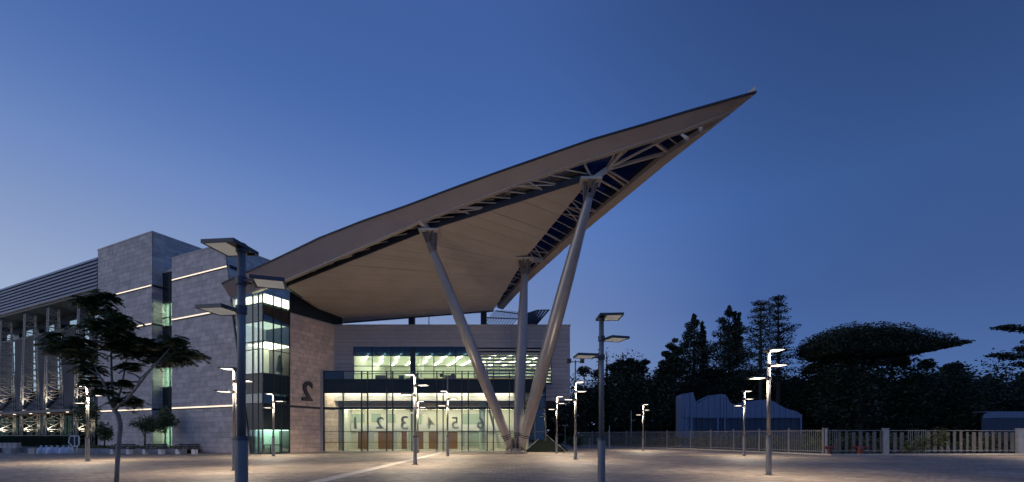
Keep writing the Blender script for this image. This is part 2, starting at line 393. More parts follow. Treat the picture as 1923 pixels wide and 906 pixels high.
# --- window slot between the towers
sl = wing_thing('window_slot', 'tall narrow strip of dark and lit windows recessed between the two stone towers', 'window strip', X1R, .9)
zb = [0, .25, 2.5, 3.9, 6.3, 8.3, 9.6, 12.3, 13.2, 14.7, 17.6]
for i in range(len(zb) - 1):
    lit = i in (1, 4, 7, 8)
    box('pane', 'teal' if lit else 'spandrel', sl, X1R + .02, X2L - .02, .92, .95, zb[i] + .03, zb[i + 1] - .03, WF)
    box('transom', 'mullion', sl, X1R + .02, X2L - .02, .86, .99, zb[i + 1] - .03, zb[i + 1] + .03, WF)
for f in (.38, .72):
    xx = X1R + f * (X2L - X1R); box('mullion', 'mullion', sl, xx - .03, xx + .03, .87, .985, 0, 17.55, WF)
for a, b in ((.2, 2.5), (6.2, 8.3), (12.2, 14.7)):
    rm = MB(WF).add([(X1R + .05, 1.2, a), (X1R + .05, 3, a), (X2L - .05, 3, a), (X2L - .05, 1.2, a), (X1R + .05, 1.2, b), (X1R + .05, 3, b), (X2L - .05, 3, b), (X2L - .05, 1.2, b)],
                    [(0, 1, 2, 3), (4, 5, 6, 7), (0, 1, 5, 4), (1, 2, 6, 5), (2, 3, 7, 6)]).build('room', 'tealroom', sl)
    box('room_light', 'halllight', rm, X1R + .5, X2L - .5, 1.5, 2.6, b - .1, b - .05, WF, sl)
box('parapet', 'metal', sl, X1R + .02, X2L - .02, .9, 3, 17.64, 17.9, WF)

# --- glass corner tower
YG = 2.5                                    # wing y where glass meets the stone wall
gt = wing_thing('glass_tower', 'lit glass corner tower with dark spandrel bands under the canopy, beside the slanting stone edge', 'glass tower', 0)
zr = [0, 2.04, 4.23, 5.06, 6.7, 8.7, 9.35, 11.0, 12.5, 13.25]
rowmat = ['teal', 'spandrel', 'tinted', 'spandrel', 'clear', 'clear', 'teal', 'bluetint', 'clear']
fm = [-3.5, -2.45, -1.25, -.55, 0]          # mullions of the front face
sm = [0, .95, 1.7, YG]
for i in range(9):
    z0, z1 = zr[i], zr[i + 1]
    # front face, left edge follows the slanting stone
    edges = [max(slant((z0 + z1) / 2) + .1, -3.9)] + [x for x in fm if x > slant((z0 + z1) / 2) + .25]
    e0, e1 = slant(z0) + .07, slant(z1) + .07
    for k in range(len(edges) - 1):
        a, b = edges[k] + .03, edges[k + 1] - .03
        a0, a1 = (e0, e1) if k == 0 else (a, a)
        if rowmat[i] == 'spandrel' or True:
            MB(WF).hexa([(a0, -.02, z0 + .03), (b, -.02, z0 + .03), (b, .01, z0 + .03), (a0, .01, z0 + .03)], [(a1, -.02, z1 - .03), (b, -.02, z1 - .03), (b, .01, z1 - .03), (a1, .01, z1 - .03)]).build('pane', rowmat[i], gt)
    for k in range(len(sm) - 1):
        box('pane', rowmat[i] if i != 7 else 'tinted', gt, -.01, .02, sm[k] + .03, sm[k + 1] - .03, z0 + .03, z1 - .03, WF)
    if i:
        MB(WF).hexa([(slant(z0) + .05, -.05, z0 - .03), (.05, -.05, z0 - .03), (.05, .03, z0 - .03), (slant(z0) + .05, .03, z0 - .03)], [(slant(z0) + .05, -.05, z0 + .03), (.05, -.05, z0 + .03), (.05, .03, z0 + .03), (slant(z0) + .05, .03, z0 + .03)]).build('transom', 'mullion', gt)
        box('transom', 'mullion', gt, -.03, .052, .033, YG, z0 - .03, z0 + .03, WF)
for x in fm[1:]:
    zt = 13.25 if x < -.01 else 13.25
    z_lo = 0 if x > -1.4 else (x + 1.5) / (X2R + 1.5) * H2
    box('mullion', 'mullion', gt, x - .035, x + .035, -.06, .04, max(0, z_lo) + .1, zt, WF)
for y in sm[1:]:
    box('mullion', 'mullion', gt, -.04, .06, y - .035, y + .035, .1, 13.25, WF)
MB(WF).bar((slant(0) + .03, -.03, 0), (slant(13.3) + .03, -.03, 13.3), .1, .12, up=(0, 1, 0)).build('edge_frame', 'mullion', gt)
box('sill', 'mullion', gt, -1.45, .06, -.07, YG, 0.002, .1, WF)
def roombox(parent, x0, x1, y0, y1, z0, z1, wall, light, lx0, lx1, ly0, ly1, frame, top):
    r = MB(frame).add([(x0, y0, z0), (x1, y0, z0), (x1, y1, z0), (x0, y1, z0), (x0, y0, z1), (x1, y0, z1), (x1, y1, z1), (x0, y1, z1)], [(0, 1, 2, 3), (7, 6, 5, 4), (2, 3, 7, 6), (3, 0, 4, 7)]).build('room', wall, parent)
    l = MB(frame).box(lx0, lx1, ly0, ly1, z1 - .12, z1 - .04).build('room_light', light, r, top)
    return r
roombox(gt, -1.35, -.1, .25, 4.6, .02, 2.1, 'tealroom', 'tealglow', -1.3, -.15, .3, 4.4, WF, gt)
roombox(gt, -2.2, -.1, .25, 4.6, 4.1, 5.1, 'room', 'ceilglow', -.9, -.2, 1.0, 2.4, WF, gt)
roombox(gt, -2.7, -.1, .25, 4.6, 6.6, 9.36, 'room', 'ceilglow', -2.6, -.15, .5, 4.4, WF, gt)
roombox(gt, -3.1, -.1, .25, 4.6, 9.4, 11.2, 'room', 'ceilglow2', -3.0, -.15, .3, 4.4, WF, gt)
roombox(gt, -3.9, -.1, .25, 4.6, 12.4, 13.3, 'room', 'ceilglow', -3.8, -.15, .3, 4.4, WF, gt)
# desk with a railing seen through the lowest panes, plant seen through the middle ones
d = thing('work_table', 'dark work table behind the lowest pane of the glass corner tower', 'table', tuple(wpt(-.62, 1.3)), WA)
box('table_top', 'numeral_side', d, -1.2, -.2, .8, 1.9, .72, .77, WF)
for x in (-1.1, -.3):
    for y in (.9, 1.8): box('leg', 'numeral_side', d, x - .03, x + .03, y - .03, y + .03, .02, .72, WF)
p = thing('potted_cypress', 'dark conical potted plant behind the tower glass on the lit upper floor', 'plant', tuple(wpt(-.55, 1.95, 6.62)), WA)
MB(WF).tube([(-.55, 1.95, 6.62), (-.55, 1.95, 7.0)], [.16, .22]).build('pot', 'numeral', p, smooth=True)
V, Fc = leaves([((wpt(-.55, 1.95, 7.1 + .14 * i)), (.34 - .03 * i, .34 - .03 * i, .16), 120) for i in range(10)], .14)
me = leaf_mesh('foliage', 'leaf', V, Fc); me.transform(WORLD[p.name].inverted()); put('foliage', me, p)

# --- stone wall that carries the mirrored 2
YE = wpt(0, 0); Y2 = 7.48                    # far end of the wall in wing y
nw = wing_thing('stone_wall', 'warm lit stone wall with a large mirrored 2, between glass tower and lobby', 'wall', 0, YG)
wb = box('wall', 'joint', nw, -6, -.06, YG + .04, Y2 + 1.2, 0, 12.2, WF)
tile_wall(wb, nw, WF, (-.06, YG + .04, 0), (0, 1, 0), Y2 + .5 - YG, 12.2, .95, .40, 'pinkstone')
box('dark_band', 'darksteel', nw, -.02, .012, YG + .05, Y2 + .1, 4.0, 4.2, WF)  # thin dark strip across the stone courses
box('coping', 'concrete', nw, -1, .05, YG + .02, Y2 + 1, 12.202, 12.3, WF)
for k in range(5):
    a = YG + .03 + k * 1.2; box('clerestory_pane', 'spandrel', nw, -.03, .0, a, a + 1.197, 12.303, 14.2, WF)
box('corner_post', 'mullion', nw, -.04, .05, YG + .0, YG + .028, 0, 13.3, WF)

def numeral_mesh(ch, size, depth, bold, mt):
    cu = bpy.data.curves.new('numeral', 'FONT'); cu.body = ch; cu.size = size / .70; cu.extrude = depth / 2; cu.offset = bold; cu.align_x = 'CENTER'; cu.resolution_u = 6
    o = bpy.data.objects.new('numeral', cu); COL.objects.link(o); dg = bpy.context.evaluated_depsgraph_get(); dg.update()
    me = bpy.data.meshes.new_from_object(o.evaluated_get(dg)); bpy.data.objects.remove(o); bpy.data.curves.remove(cu)
    me.transform(Matrix(((-1, 0, 0, 0), (0, 0, -1, 0), (0, 1, 0, 0), (0, 0, 0, 1)))); me.flip_normals()   # stand upright, mirrored
    me.materials.clear(); me.materials.append(M[mt]); me.name = 'numeral'; return me
n2 = numeral_mesh('2', 1.72, .16, .045, 'numeral_side')
o = put('numeral', n2, nw, WORLD[nw.name].inverted() @ wpt(.11, 4.28, 4.72), (0, 0, R(90)))
n2.transform(Matrix.Scale(.98, 4, (1, 0, 0)))

# ---------------------------------------------------------------- long louvred wing on the left
XA, XB = -66.0, X1L - .02
lw = wing_thing('long_wing', 'long hall wing under a louvred metal roof edge, with trusses along its front', 'building', XB)
for k in range(9):
    z = 17.35 + k * .385
    MB(WF).hexa([(XA, -.12, z), (XB, -.12, z), (XB, .1, z), (XA, .1, z)], [(XA, .02, z + .32), (XB, .02, z + .32), (XB, .1, z + .32), (XA, .1, z + .32)]).build('louvre', 'louvre', lw)
box('roof_edge', 'darksteel', lw, XA, XB, .105, 6, 17.25, 20.75, WF)
box('eave_soffit', 'darksteel', lw, XA, XB, .1, 4.5, 17.05, 17.24, WF)
box('back_wall', 'darkpanel', lw, XA, XB, 3.6, 12, 0, 17.05, WF)
slits = [24.5, 66, 112, 164]
TX = [wx(155, .5), wx(97, .5), wx(53, .5), wx(8, .5)]; step = TX[0] - TX[1]
TX += [TX[3] - step, ]
SX = [wx(p, 3.08) for p in slits]
SX = sorted(SX, reverse=True) + [SX[0] - step]
prof = [(3.05, 15.1), (3.05, 9.0), (2.95, 7.6), (2.6, 6.2), (2.0, 5.2), (1.3, 4.62)]
edges_ = [XB] + [v for s in SX for v in (s + .62, s - .62)]
for i in range(0, len(edges_) - 1, 2):
    a, b = edges_[i + 1], edges_[i]
    nseg = 3
    for q in range(nseg):
        x0, x1 = a + (b - a) * q / nseg, a + (b - a) * (q + 1) / nseg - .02
        m = MB(WF)
        m.add([(x0, y, z) for y, z in prof] + [(x1, y, z) for y, z in prof] + [(x0, 3.55, 15.1), (x1, 3.55, 15.1)],
              [(j, j + 6, j + 7, j + 1) for j in range(5)] + [(12, 13, 6, 0)])
        smooth_angle(m.build('wall_panel', 'darkpanel', lw), 50)
for s in SX:
    for a, b in ((7.6, 10.4), (10.6, 13.0), (13.15, 14.9)):
        w = box('window', 'slit', lw, s - .55, s + .55, 3.07, 3.12, a, b, WF)
        box('transom', 'mullion', w, s - .55, s + .55, 3.04, 3.068, (a + b) / 2 - .04, (a + b) / 2 + .04, WF, lw)
    for dx in (-.585, .585): box('window_jamb', 'mullion', lw, s + dx - .03, s + dx + .03, 3.055, 3.4, 4.7, 15.1, WF)
    for z in (10.5, 13.08, 7.5): box('window_rail', 'mullion', lw, s - .55, s + .55, 3.035, 3.32, z - .1, z + .08, WF)
k = 0; x = XB - .3
while x > XA + 2:
    if k % 3 != 1: box('clerestory_window', 'slit' if k % 3 == 0 else 'spandrel', lw, x - 1.9, x - .1, 3.2, 3.26, 15.35, 16.15, WF)
    x -= 2.1; k += 1
box('clerestory_rail', 'mullion', lw, XA, XB, 3.1, 3.45, 15.12, 15.32, WF)
slab = box('slab', 'slab', lw, XA, XB, -.5, 3.5, 4.2, 4.5, WF)
x = XB - 1.0; k = 0
while x > XA + 1:
    box('glazing_pane', 'greenglass', lw, x - 1.5, x - .04, 2.35, 2.39, .12, 4.15, WF)
    box('glazing_mullion', 'mullion', lw, x - .035, x + .035, 2.3, 2.44, .1, 4.18, WF)
    if k % 3 == 1: box('interior_pier', 'slab', lw, x - .9, x - .45, 3.0, 3.4, .1, 4.1, WF)
    if k % 3 == 0:
        dl = box('downlight', 'downlight', slab, x - .7, x - .5, -.3, -.1, 4.17, 4.195, WF, lw)
    x -= 1.54; k += 1
box('balustrade_rail', 'mullion', lw, XA, XB - 1, -1.55, -1.48, 1.5, 1.56, WF)
x = XB - 1.0
while x > XA + 2:
    box('balustrade_pane', 'greenglass', lw, x - 2.3, x - .05, -1.53, -1.50, .35, 1.48, WF); x -= 2.35
# box trusses standing clear of the wall
for i, tx in enumerate(TX):
    tr = wing_thing('facade_truss', ['white steel lattice truss standing in front of the long wing, nearest the stone tower',
                                     'white steel lattice truss on the long wing, second from the stone tower',
                                     'white steel lattice truss on the long wing, third from the stone tower',
                                     'white steel lattice truss at the left edge of the photo',
                                     'white steel lattice truss just outside the left edge'][i], 'truss', tx, .6, 'lattice trusses along the long wing')
    def corner(z):
        f = 1 - .42 * max(0, (z - 5) / 12); w, d = .32 * f, .78 * f
        return [(tx - w, .65 - d, z), (tx + w, .65 - d, z), (tx + w, .65 + d, z), (tx - w, .65 + d, z)]
    zs = [.05, 1.15, 2.25, 3.3, 4.18] ; zu = [4.52 + k * .765 for k in range(17)]
    for seg in (zs, zu):
        a, b = corner(seg[0]), corner(seg[-1])
        for q in range(4): MB(WF).bar(a[q], b[q], .10).build('chord', 'truss', tr)
        for j in range(len(seg) - 1):
            A, B = corner(seg[j]), corner(seg[j + 1]); m = MB(WF)
            for q in range(4):
                r = (q + 1) % 4
                m.bar(A[q], A[r], .06); P, Q = (A[q], B[r]) if (j + q) % 2 else (A[r], B[q]); m.bar(P, Q, .055)
            m.build('lattice', 'truss', tr)
    wl = box('lamp', 'plate', tr, tx + .42, tx + .62, .2, .42, 1.85, 2.0, WF); box('lens', 'downlight', wl, tx + .44, tx + .60, .22, .40, 2.003, 2.03, WF, tr); box('lamp_bracket', 'plate', tr, tx + .25, tx + .418, .28, .34, 1.88, 1.94, WF)
    sp = bpy.data.lights.new('lamp_beam', 'SPOT'); sp.energy = 260; sp.color = (1, .86, .66); sp.spot_size = R(110); sp.spot_blend = 1; sp.shadow_soft_size = .08
    so = bpy.data.objects.new('lamp_beam', sp); COL.objects.link(so); so.parent = tr; so.location = WORLD[tr.name].inverted() @ wpt(tx + .75, .1, 2.1); so.rotation_euler = Vector((-.6, .5, .62)).to_track_quat('-Z', 'Y').to_euler()
    fl = thing('floodlight', 'small floodlight at the foot of the truss shining up, truss %s' % ['nearest the stone tower', 'second from the stone tower', 'third from the stone tower', 'at the left edge', 'outside the left edge'][i], 'floodlight', tuple(wpt(tx + .9, -.2, 4.5)), WA, 'floodlights on the wing slab')
    MB(LOC).box(-.16, .16, -.12, .12, 0, .14).build('housing', 'plate', fl)
    MB(LOC).box(-.12, .12, -.09, .09, .142, .16).build('lens', 'downlight', fl)
    for xx in (-.18, .165): MB(LOC).box(xx, xx + .015, -.03, .03, .0, .2).build('bracket', 'plate', fl)
    sp = bpy.data.lights.new('floodlight_beam', 'SPOT'); sp.energy = 850; sp.color = (1, .86, .68); sp.spot_size = R(75); sp.spot_blend = .8; sp.shadow_soft_size = .1
    so = bpy.data.objects.new('floodlight_beam', sp); COL.objects.link(so); so.parent = fl; so.location = (.1, -.3, .22); so.rotation_euler = Vector((-.22, .16, 1)).to_track_quat('-Z', 'Y').to_euler()

# ---------------------------------------------------------------- main hall block
YH = 44.0; HX0, HX1 = at(627, 0, YH).x, at(1070, 0, YH).x; HZ0, HZ1 = 4.9, 12.2
WX0, WX1, WZ0, WZ1 = at(663, 0, YH).x, at(1035, 0, YH).x, 6.75, 10.25
hall = thing('main_hall', 'grey metal clad upper hall with a wide lit window strip, carried above the glass lobby', 'building', (0, YH, HZ0))
m = MB(); m.box(HX0 + .1, HX1 - .1, YH + 13, YH + 18, HZ0, HZ1 - .05); m.box(HX0 + .1, WX0 - .1, YH + .1, YH + 13, 5.62, HZ1 - .05); m.box(WX1 + .1, HX1 - .1, YH + .1, YH + 13, HZ0, HZ1 - .05)
m.box(WX0 - .098, WX1 + .098, YH + .1, YH + 12.99, WZ1 + .02, HZ1 - .05); m.box(WX0 - .098, WX1 + .098, YH + .1, YH + 12.99, 5.62, WZ0 - .1)
m.build('core', 'darksteel', hall)
def board(x0, x1, z0, z1, name='cladding_board'):
    return MB().hexa([(x0, YH, z0), (x1, YH, z0), (x1, YH + .08, z0), (x0, YH + .08, z0)], [(x0, YH + .025, z1), (x1, YH + .025, z1), (x1, YH + .08, z1), (x0, YH + .08, z1)]).build(name, 'metal', hall)
nb = 18; bh = (HZ1 - HZ0) / nb
for j in range(nb):
    z0, z1 = HZ0 + j * bh + .012, HZ0 + (j + 1) * bh - .012
    if z1 < WZ0 or z0 > WZ1 - .1:
        n = 4
        for q in range(n): board(HX0 + (HX1 - HX0) * q / n, HX0 + (HX1 - HX0) * (q + 1) / n - .012, z0, z1)
    else:
        board(HX0, WX0 - .02, z0, z1); board(WX1 + .02, HX1, z0, z1)
box('coping', 'metal', hall, HX0 - .05, HX1 + .05, YH - .06, YH + .5, HZ1 + .002, HZ1 + .12)
box('roof', 'concrete', hall, HX0, HX1, YH + .52, YH + 18, HZ1 - .04, HZ1)
MB().hexa([(HX1 - .09, YH + .1, HZ0), (HX1, YH + .1, HZ0), (HX1, YH + 18, HZ0), (HX1 - .09, YH + 18, HZ0)], [(HX1 - .09, YH + .1, HZ1), (HX1, YH + .1, HZ1), (HX1, YH + 18, HZ1), (HX1 - .09, YH + 18, HZ1)]).build('side_cladding', 'metal', hall)
box('soffit_panel', 'darksteel', hall, at(1024, 0, YH).x, HX1 - .1, YH, YH + 17, HZ0 - .08, HZ0 - .005)
# window strip
mpx = [663, 698, 733, 774.5, 814, 855, 890]; WS = at(890, 0, YH).x
mx_ = [at(p, 0, YH).x for p in mpx]; zz = [WZ0, 7.55, 8.3, 9.3, WZ1]; rm = ['clear', 'clear', 'clear', 'bluetint']
for i in range(len(mx_) - 1):
    for j in range(4):
        box('pane', rm[j], hall, mx_[i] + .03, mx_[i + 1] - .03, YH + .12, YH + .15, zz[j] + .025, zz[j + 1] - .025)
for i, x in enumerate(mx_):
    w = .25 if i == 3 else .035
    box('mullion', 'mullion', hall, x - w, x + w, YH + .06, YH + .2, WZ0, WZ1)
for z in zz[1:4]: box('transom', 'mullion', hall, WX0, WS, YH + .055, YH + .17, z - .03, z + .03)
for i in range(4):
    a = WS + (WX1 - WS) * i / 4; b = WS + (WX1 - WS) * (i + 1) / 4
    box('pane', 'clear', hall, a + .03, b - .03, YH + .3, YH + .33, WZ0, WZ1 - .9)
    box('pane', 'spandrel', hall, a + .03, b - .03, YH + .3, YH + .33, WZ1 - .88, WZ1)
    box('mullion', 'mullion', hall, b - .04, b + .04, YH + .2, YH + .36, WZ0, WZ1)
    for q in (.3, .65): box('louvre_bracket', 'mullion', hall, a + (b - a) * q - .02, a + (b - a) * q + .02, YH + .02, YH + .2, WZ0, WZ1)
for k in range(11):
    z = WZ0 + .08 + k * .325
    box('louvre', 'metal', hall, WS + .06, WX1 - .02, YH - .08, YH + .18, z, z + .17)
# lit room behind the strip
rx0, rx1, ry0, ry1, rz0, rz1 = WX0, WX1, YH + .2, YH + 11, 6.7, 9.75
room = MB().add([(rx0, ry0, rz0), (rx1, ry0, rz0), (rx1, ry1, rz0), (rx0, ry1, rz0), (rx0, ry0, rz1), (rx1, ry0, rz1), (rx1, ry1, rz1), (rx0, ry1, rz1)],
                [(0, 1, 2, 3), (7, 6, 5, 4), (2, 3, 7, 6), (3, 0, 4, 7), (1, 2, 6, 5)]).build('room', 'room', hall)
for i in range(13):
    for j in range(2):
        x = rx0 + 1.2 + i * 1.62; y = YH + 1.0 + j * 4.6
        MB().bar((x, y, rz1 - .08), (x - 1.5, y + 3.6, rz1 - .08), .07, .05).build('ceiling_light', 'halllight', room, hall)
MB().box(rx0 + .1, rx1 - .1, ry1 - .08, ry1 - .03, 8.35, 8.5).build('wall_rail', 'wood', room, hall)
for i in range(9): MB().box(rx0 + 1 + i * 2.05, rx0 + 1.08 + i * 2.05, ry1 - .1, ry1 - .03, rz0, 8.34).build('wall_post', 'white', room, hall)
for x in (-9.5, -2.6): MB().tube([(x, YH + 3.5, rz0), (x, YH + 3.5, rz1)], [.22, .22], 12).build('interior_column', 'white', room, hall, True)
for i, (px, w, lab) in enumerate(((715, 1.05, 'wooden desk seen through the left part of the upper window strip'), (845, 1.15, 'wooden desk seen through the upper window strip left of the louvres'), (754, .5, 'narrow dark cabinet seen through the upper window strip between two desks'))):
    p = at(px, 0, YH + .9); d = thing('desk' if i < 2 else 'cabinet', lab, 'desk' if i < 2 else 'cabinet', (p.x, YH + .9, rz0))
    mt = 'wood' if i < 2 else 'mullion'
    MB(LOC).box(-w / 2, w / 2, -.3, .3, .72, .78).build('top', mt, d, ) ; MB(LOC).box(-w / 2 + .03, w / 2 - .03, -.27, -.24, .05, .71).build('front_panel', mt, d)
    for s in (-1, 1): MB(LOC).box(s * (w / 2 - .03) - .025, s * (w / 2 - .03) + .025, -.235, .28, 0, .715).build('side_panel', mt, d)

# ---------------------------------------------------------------- glass lobby
YL = 42.7; LX0, LX1 = at(605, 0, YL).x, at(1025, 0, YL).x; LZ = [0.06, .9, 1.9, 4.11, 5.57, 6.85, 7.6]
lob = thing('glass_lobby', 'two storey glass lobby front with lit interior and dark band above, behind the tripod column', 'lobby', (LX0, YL, 0))
mp = [608, 644, 678.6, 690, 725.8, 737, 773, 784, 820, 831.7, 867, 879, 914.5, 926, 956, 985, 1004, 1024]
ms = [at(p, 0, YL).x for p in mp]
for i in range(len(ms) - 1):
    a, b = ms[i], ms[i + 1]; mt = 'clear' if mp[i] < 1000 else 'tinted'
    for j in range(6):
        if j == 1 and False: continue
        q = mt if j < 4 else ('spandrel' if j == 4 else 'bluetint' if mp[i] < 640 else 'clear')
        box('pane', q, lob, a + .03, b - .03, YL, YL + .025, LZ[j] + (.02 if j else 0), LZ[j + 1] - .02)
for i, x in enumerate(ms):
    box('mullion', 'mullion', lob, x - .048, x + .048, YL - .06, YL + .12, .06, 7.6)
for z, h, dpt in ((.9, .018, .03), (1.9, .022, .05), (4.11, .10, .16), (5.57, .05, .06), (6.85, .02, .05), (7.6, .03, .08)):
    box('transom', 'mullion', lob, LX0, LX1, YL - .045 - dpt * .5, YL - .042 + dpt, z - h, z + h)
box('sill', 'concrete', lob, LX0, LX1, YL - .08, YL + .3, .003, .06)
box('end_post', 'metal', lob, LX0 - .12, LX0 + .1, YL - .2, YL + 1.2, 0, 7.65)
box('terrace', 'concrete', lob, LX0, LX1, YL + .2, YH - .02, 6.45, 6.6)
for k, x in enumerate((LX1,)):
    for j in range(6): box('side_pane', 'tinted' if j != 4 else 'spandrel', lob, x - .02, x + .005, YL + .14, YL + 5, LZ[j] + .02, LZ[j + 1] - .02)
# interior: floor, ceiling, mezzanine, back wall with doors
EX = at(985, 0, YL).x + .5; BY = 50.0
box('lobby_floor', 'floor_in', lob, LX0 + .1, LX1 - .05, YL + .13, BY, .004, .05)
ce = box('lobby_ceiling', 'ceil', lob, LX0 + .1, LX1 - .05, YL + .13, BY + .2, 5.75, 5.8)
box('mezzanine_edge', 'palewood', lob, LX0 + .1, EX, 47.3, 47.4, 4.62, 4.98)
box('mezzanine_slab', 'white', lob, LX0 + .1, EX, 47.41, BY - .01, 4.40, 4.60)
bw = box('back_wall', 'cream', lob, LX0 + .1, EX, BY, BY + .15, .0, 5.74)
box('end_wall', 'room', lob, EX - .1, EX, YL + 3.5, BY - .01, 0, 5.74)
box('left_wall', 'room', lob, LX0 + .02, LX0 + .1, YL + .2, BY, 0, 5.74)
box('wall_band', 'white', bw, LX0 + .15, EX - .2, BY - .2, BY - .03, 2.05, 2.75, None, lob)
for px, w in ((621, 24), (683, 22), (724, 28), (759, 10), (788, 14), (814, 18), (849, 20)):
    Yd = BY; c = at(px, 0, Yd).x; hw = w / F * Yd / 2
    dr = box('door', 'wood', bw, c - hw, c + hw, BY - .08, BY - .005, .05, 1.98, None, lob)
    fr = MB(); fr.box(c - hw - .09, c - hw - .004, BY - .12, BY - .004, .05, 2.04); fr.box(c + hw + .004, c + hw + .09, BY - .12, BY - .004, .05, 2.04); fr.build('door_frame', 'white', bw, lob)
for px, w, a, b in ((622, 20, 2.9, 3.7), (672, 24, 2.95, 3.9), (706, 18, 3.0, 3.95), (735, 14, 2.9, 3.9), (783, 16, 2.2, 3.9), (888, 40, .3, 3.9)):
    c = at(px, 0, BY).x; hw = w / F * BY / 2
    box('inner_window', 'inner_glass', bw, c - hw, c + hw, BY - .05, BY - .012, a, b, None, lob)
for px in (634, 775, 905): 
    c = at(px, 0, 45.2).x; MB().tube([(c, 45.2, .05), (c, 45.2, 5.5)], [.30, .30], 16).build('interior_column', 'tealroom', lob, smooth=True)
for px in (696, 742, 770, 832, 876):
    c = at(px, 0, 48.9).x; box('pier', 'white', lob, c - .22, c + .22, 48.8, 49.2, .05, 2.0)
for a, b in (((at(918, 770, 46)), at(938, 842, 45)), (at(908, 800, 47.5), at(915, 842, 46.5))):
    MB().tube([a, b], [.12, .12], 10).build('inclined_strut', 'white', lob, smooth=True)
for px in (620, 662, 703, 745, 787, 828, 865, 905, 945):
    c = at(px, 0, 43.6).x; box('ceiling_light', 'lobby_fill', ce, c - .85, c + .85, 43.1, 44.2, 5.70, 5.745, None, lob)  # added row, unseen behind the spandrel, to brighten the lobby
    c = at(px, 0, 48.8).x
    if c < EX - .6: box('ceiling_light', 'lobby_fill', ce, c - .95, c + .95, 48.3, 48.8, 4.34, 4.395, None, lob)  # added row under the mezzanine to brighten the lower back wall
for px in (620, 662, 745, 865, 828):
    c = at(px, 0, 46.2).x; box('downlight', 'roomlight', ce, c - .30, c + .30, 46.1, 46.3, 5.70, 5.745, None, lob)
names = 'one two three four five six'.split()
for i, (px, ch) in enumerate(((667, '1'), (713, '2'), (759, '3'), (808, '4'), (854, '5'), (902, '6'))):
    p = at(px, 0, 43.5); 
    me = numeral_mesh(ch, 1.12 if ch != '3' else 1.3, .22, .012, 'numeral')
    o = put('numeral', me, None, (p.x, 43.5, 2.2 if ch != '3' else 2.12)); tag(o, 'mirrored dark grey numeral %s hanging behind the lobby glass' % names[int(ch) - 1], 'numeral', 'mirrored numerals behind the lobby glass')

# roof furniture of the hall
for px, py, lab in ((773, 592, 'left'), (908, 580, 'right')):
    p = at(px, py, 46.4); o = thing('roof_post', 'dark square post on the hall roof under the canopy back edge, %s of two' % lab, 'post', (p.x, 46.4, HZ1), 0, 'posts under the canopy back edge')
    MB(LOC).box(-.3, .3, -.25, .25, 0.002, p.z - HZ1 + .55).build('shaft', 'darksteel', o); MB(LOC).box(-.42, .42, -.36, .36, p.z - HZ1 + .2, p.z - HZ1 + .3).build('bearing_plate', 'mullion', o)
o = thing('roof_mast', 'thin dark mast on the hall roof under the canopy', 'mast', (at(805, 0, 46).x, 46, HZ1)); MB(LOC).tube([(0, 0, 0), (0, 0, 1.5)], [.05, .04], 8).build('shaft', 'darksteel', o); MB(LOC).tube([(0, 0, 0), (0, 0, .06)], [.12, .1], 8).build('base', 'darksteel', o)
o = thing('roof_hood', 'low dark pitched hood on the hall roof at the left under the canopy', 'roof hood', (at(672, 0, 50).x, 50, HZ1))
c = at(672, 0, 50).x
MB().add([(c - 2, 49, HZ1), (c + 2.4, 49, HZ1), (c + 2.4, 52, HZ1), (c - 2, 52, HZ1), (c - 1.9, 50.2, 13.1), (c + .6, 50.2, 13.1)], [(0, 1, 5, 4), (1, 2, 5), (2, 3, 4, 5), (3, 0, 4)]).build('sheeting', 'darksteel', o)
MB().bar((c - 1.9, 50.2, 13.12), (c + .6, 50.2, 13.12), .12).build('ridge', 'mullion', o)
# slatted sails on the roof
pg = thing('roof_pergola', 'curved slatted sail shades on the hall roof right of the canopy back edge', 'pergola', (at(965, 0, 48).x, 48, HZ1))
for k in range(11):
    a = at(906 + k * 5.2, 613, 48.2 + (k % 2) * .02); b = at(931 + k * 5.2, 583.5 + .012 * (k - 3) ** 2 * 6, 49.6); mid = (a + b) / 2 + Vector((0, 0, .08))
    m = MB(); m.bar(a, mid, .1, .05); m.bar(mid, b, .1, .05); m.build('slat', 'darksteel', pg)
MB().bar(at(912, 597, 48.9), at(990, 600, 48.9), .1).build('rail', 'darksteel', pg); MB().bar(at(930, 584, 49.6), at(988, 592, 49.6), .1).build('rail', 'darksteel', pg)
for k in range(8):
    a = at(978 + k * 4.0, 613 - k * .4, 47.6); b = at(988 + k * 6.0, 589 - 7 * math.sin(min(1, k / 5) * 1.5), 49.2)
    MB().bar(a, b, .30, .05).build('slat', 'darksteel', pg)
MB().bar(at(986, 590, 49.2), at(1008, 583, 49.2), .09).build('rail', 'darksteel', pg); MB().bar(at(1008, 583, 49.2), at(1031, 582.5, 49.2), .09).build('rail', 'darksteel', pg); MB().bar(at(1031, 582.5, 49.2), at(1000, 613, 47.6), .09).build('rail', 'darksteel', pg)

# ---------------------------------------------------------------- canopy
L0 = Vector((-23.6, 36.8, 0)); TP = Vector((15.1, 28.0, 0)); RP = Vector((-.96, 48.0, 0))
dL = (TP - L0).normalized(); nL = Vector((-dL.y, dL.x, 0)); dR = (RP - TP).normalized(); nR = Vector((-dR.y, dR.x, 0))
if nR.x > 0: nR = -nR
def on_line(px, py, A, d, n, off):          # point over the plan line A + d*t + n*off that shows at (px, py)
    r = (px - CX) / F; B = A + n * off; t = (r * B.y - B.x) / (d.x - r * d.y); Y = B.y + d.y * t
    return at(px, py, Y)
Ppx = [(416, 534), (464, 512), (500, 496), (537, 478.5), (598, 449), (682, 416), (763, 388), (864, 350), (963, 315), (1110, 264), (1200, 238), (1300, 208), (1420, 174)]
Qpx = [(433, 561), (470, 549), (503, 537), (537, 525), (598, 499), (678, 464), (784, 417), (864, 386), (963, 348), (1091, 303), (1205, 267), (1285, 243), (1378, 209)]
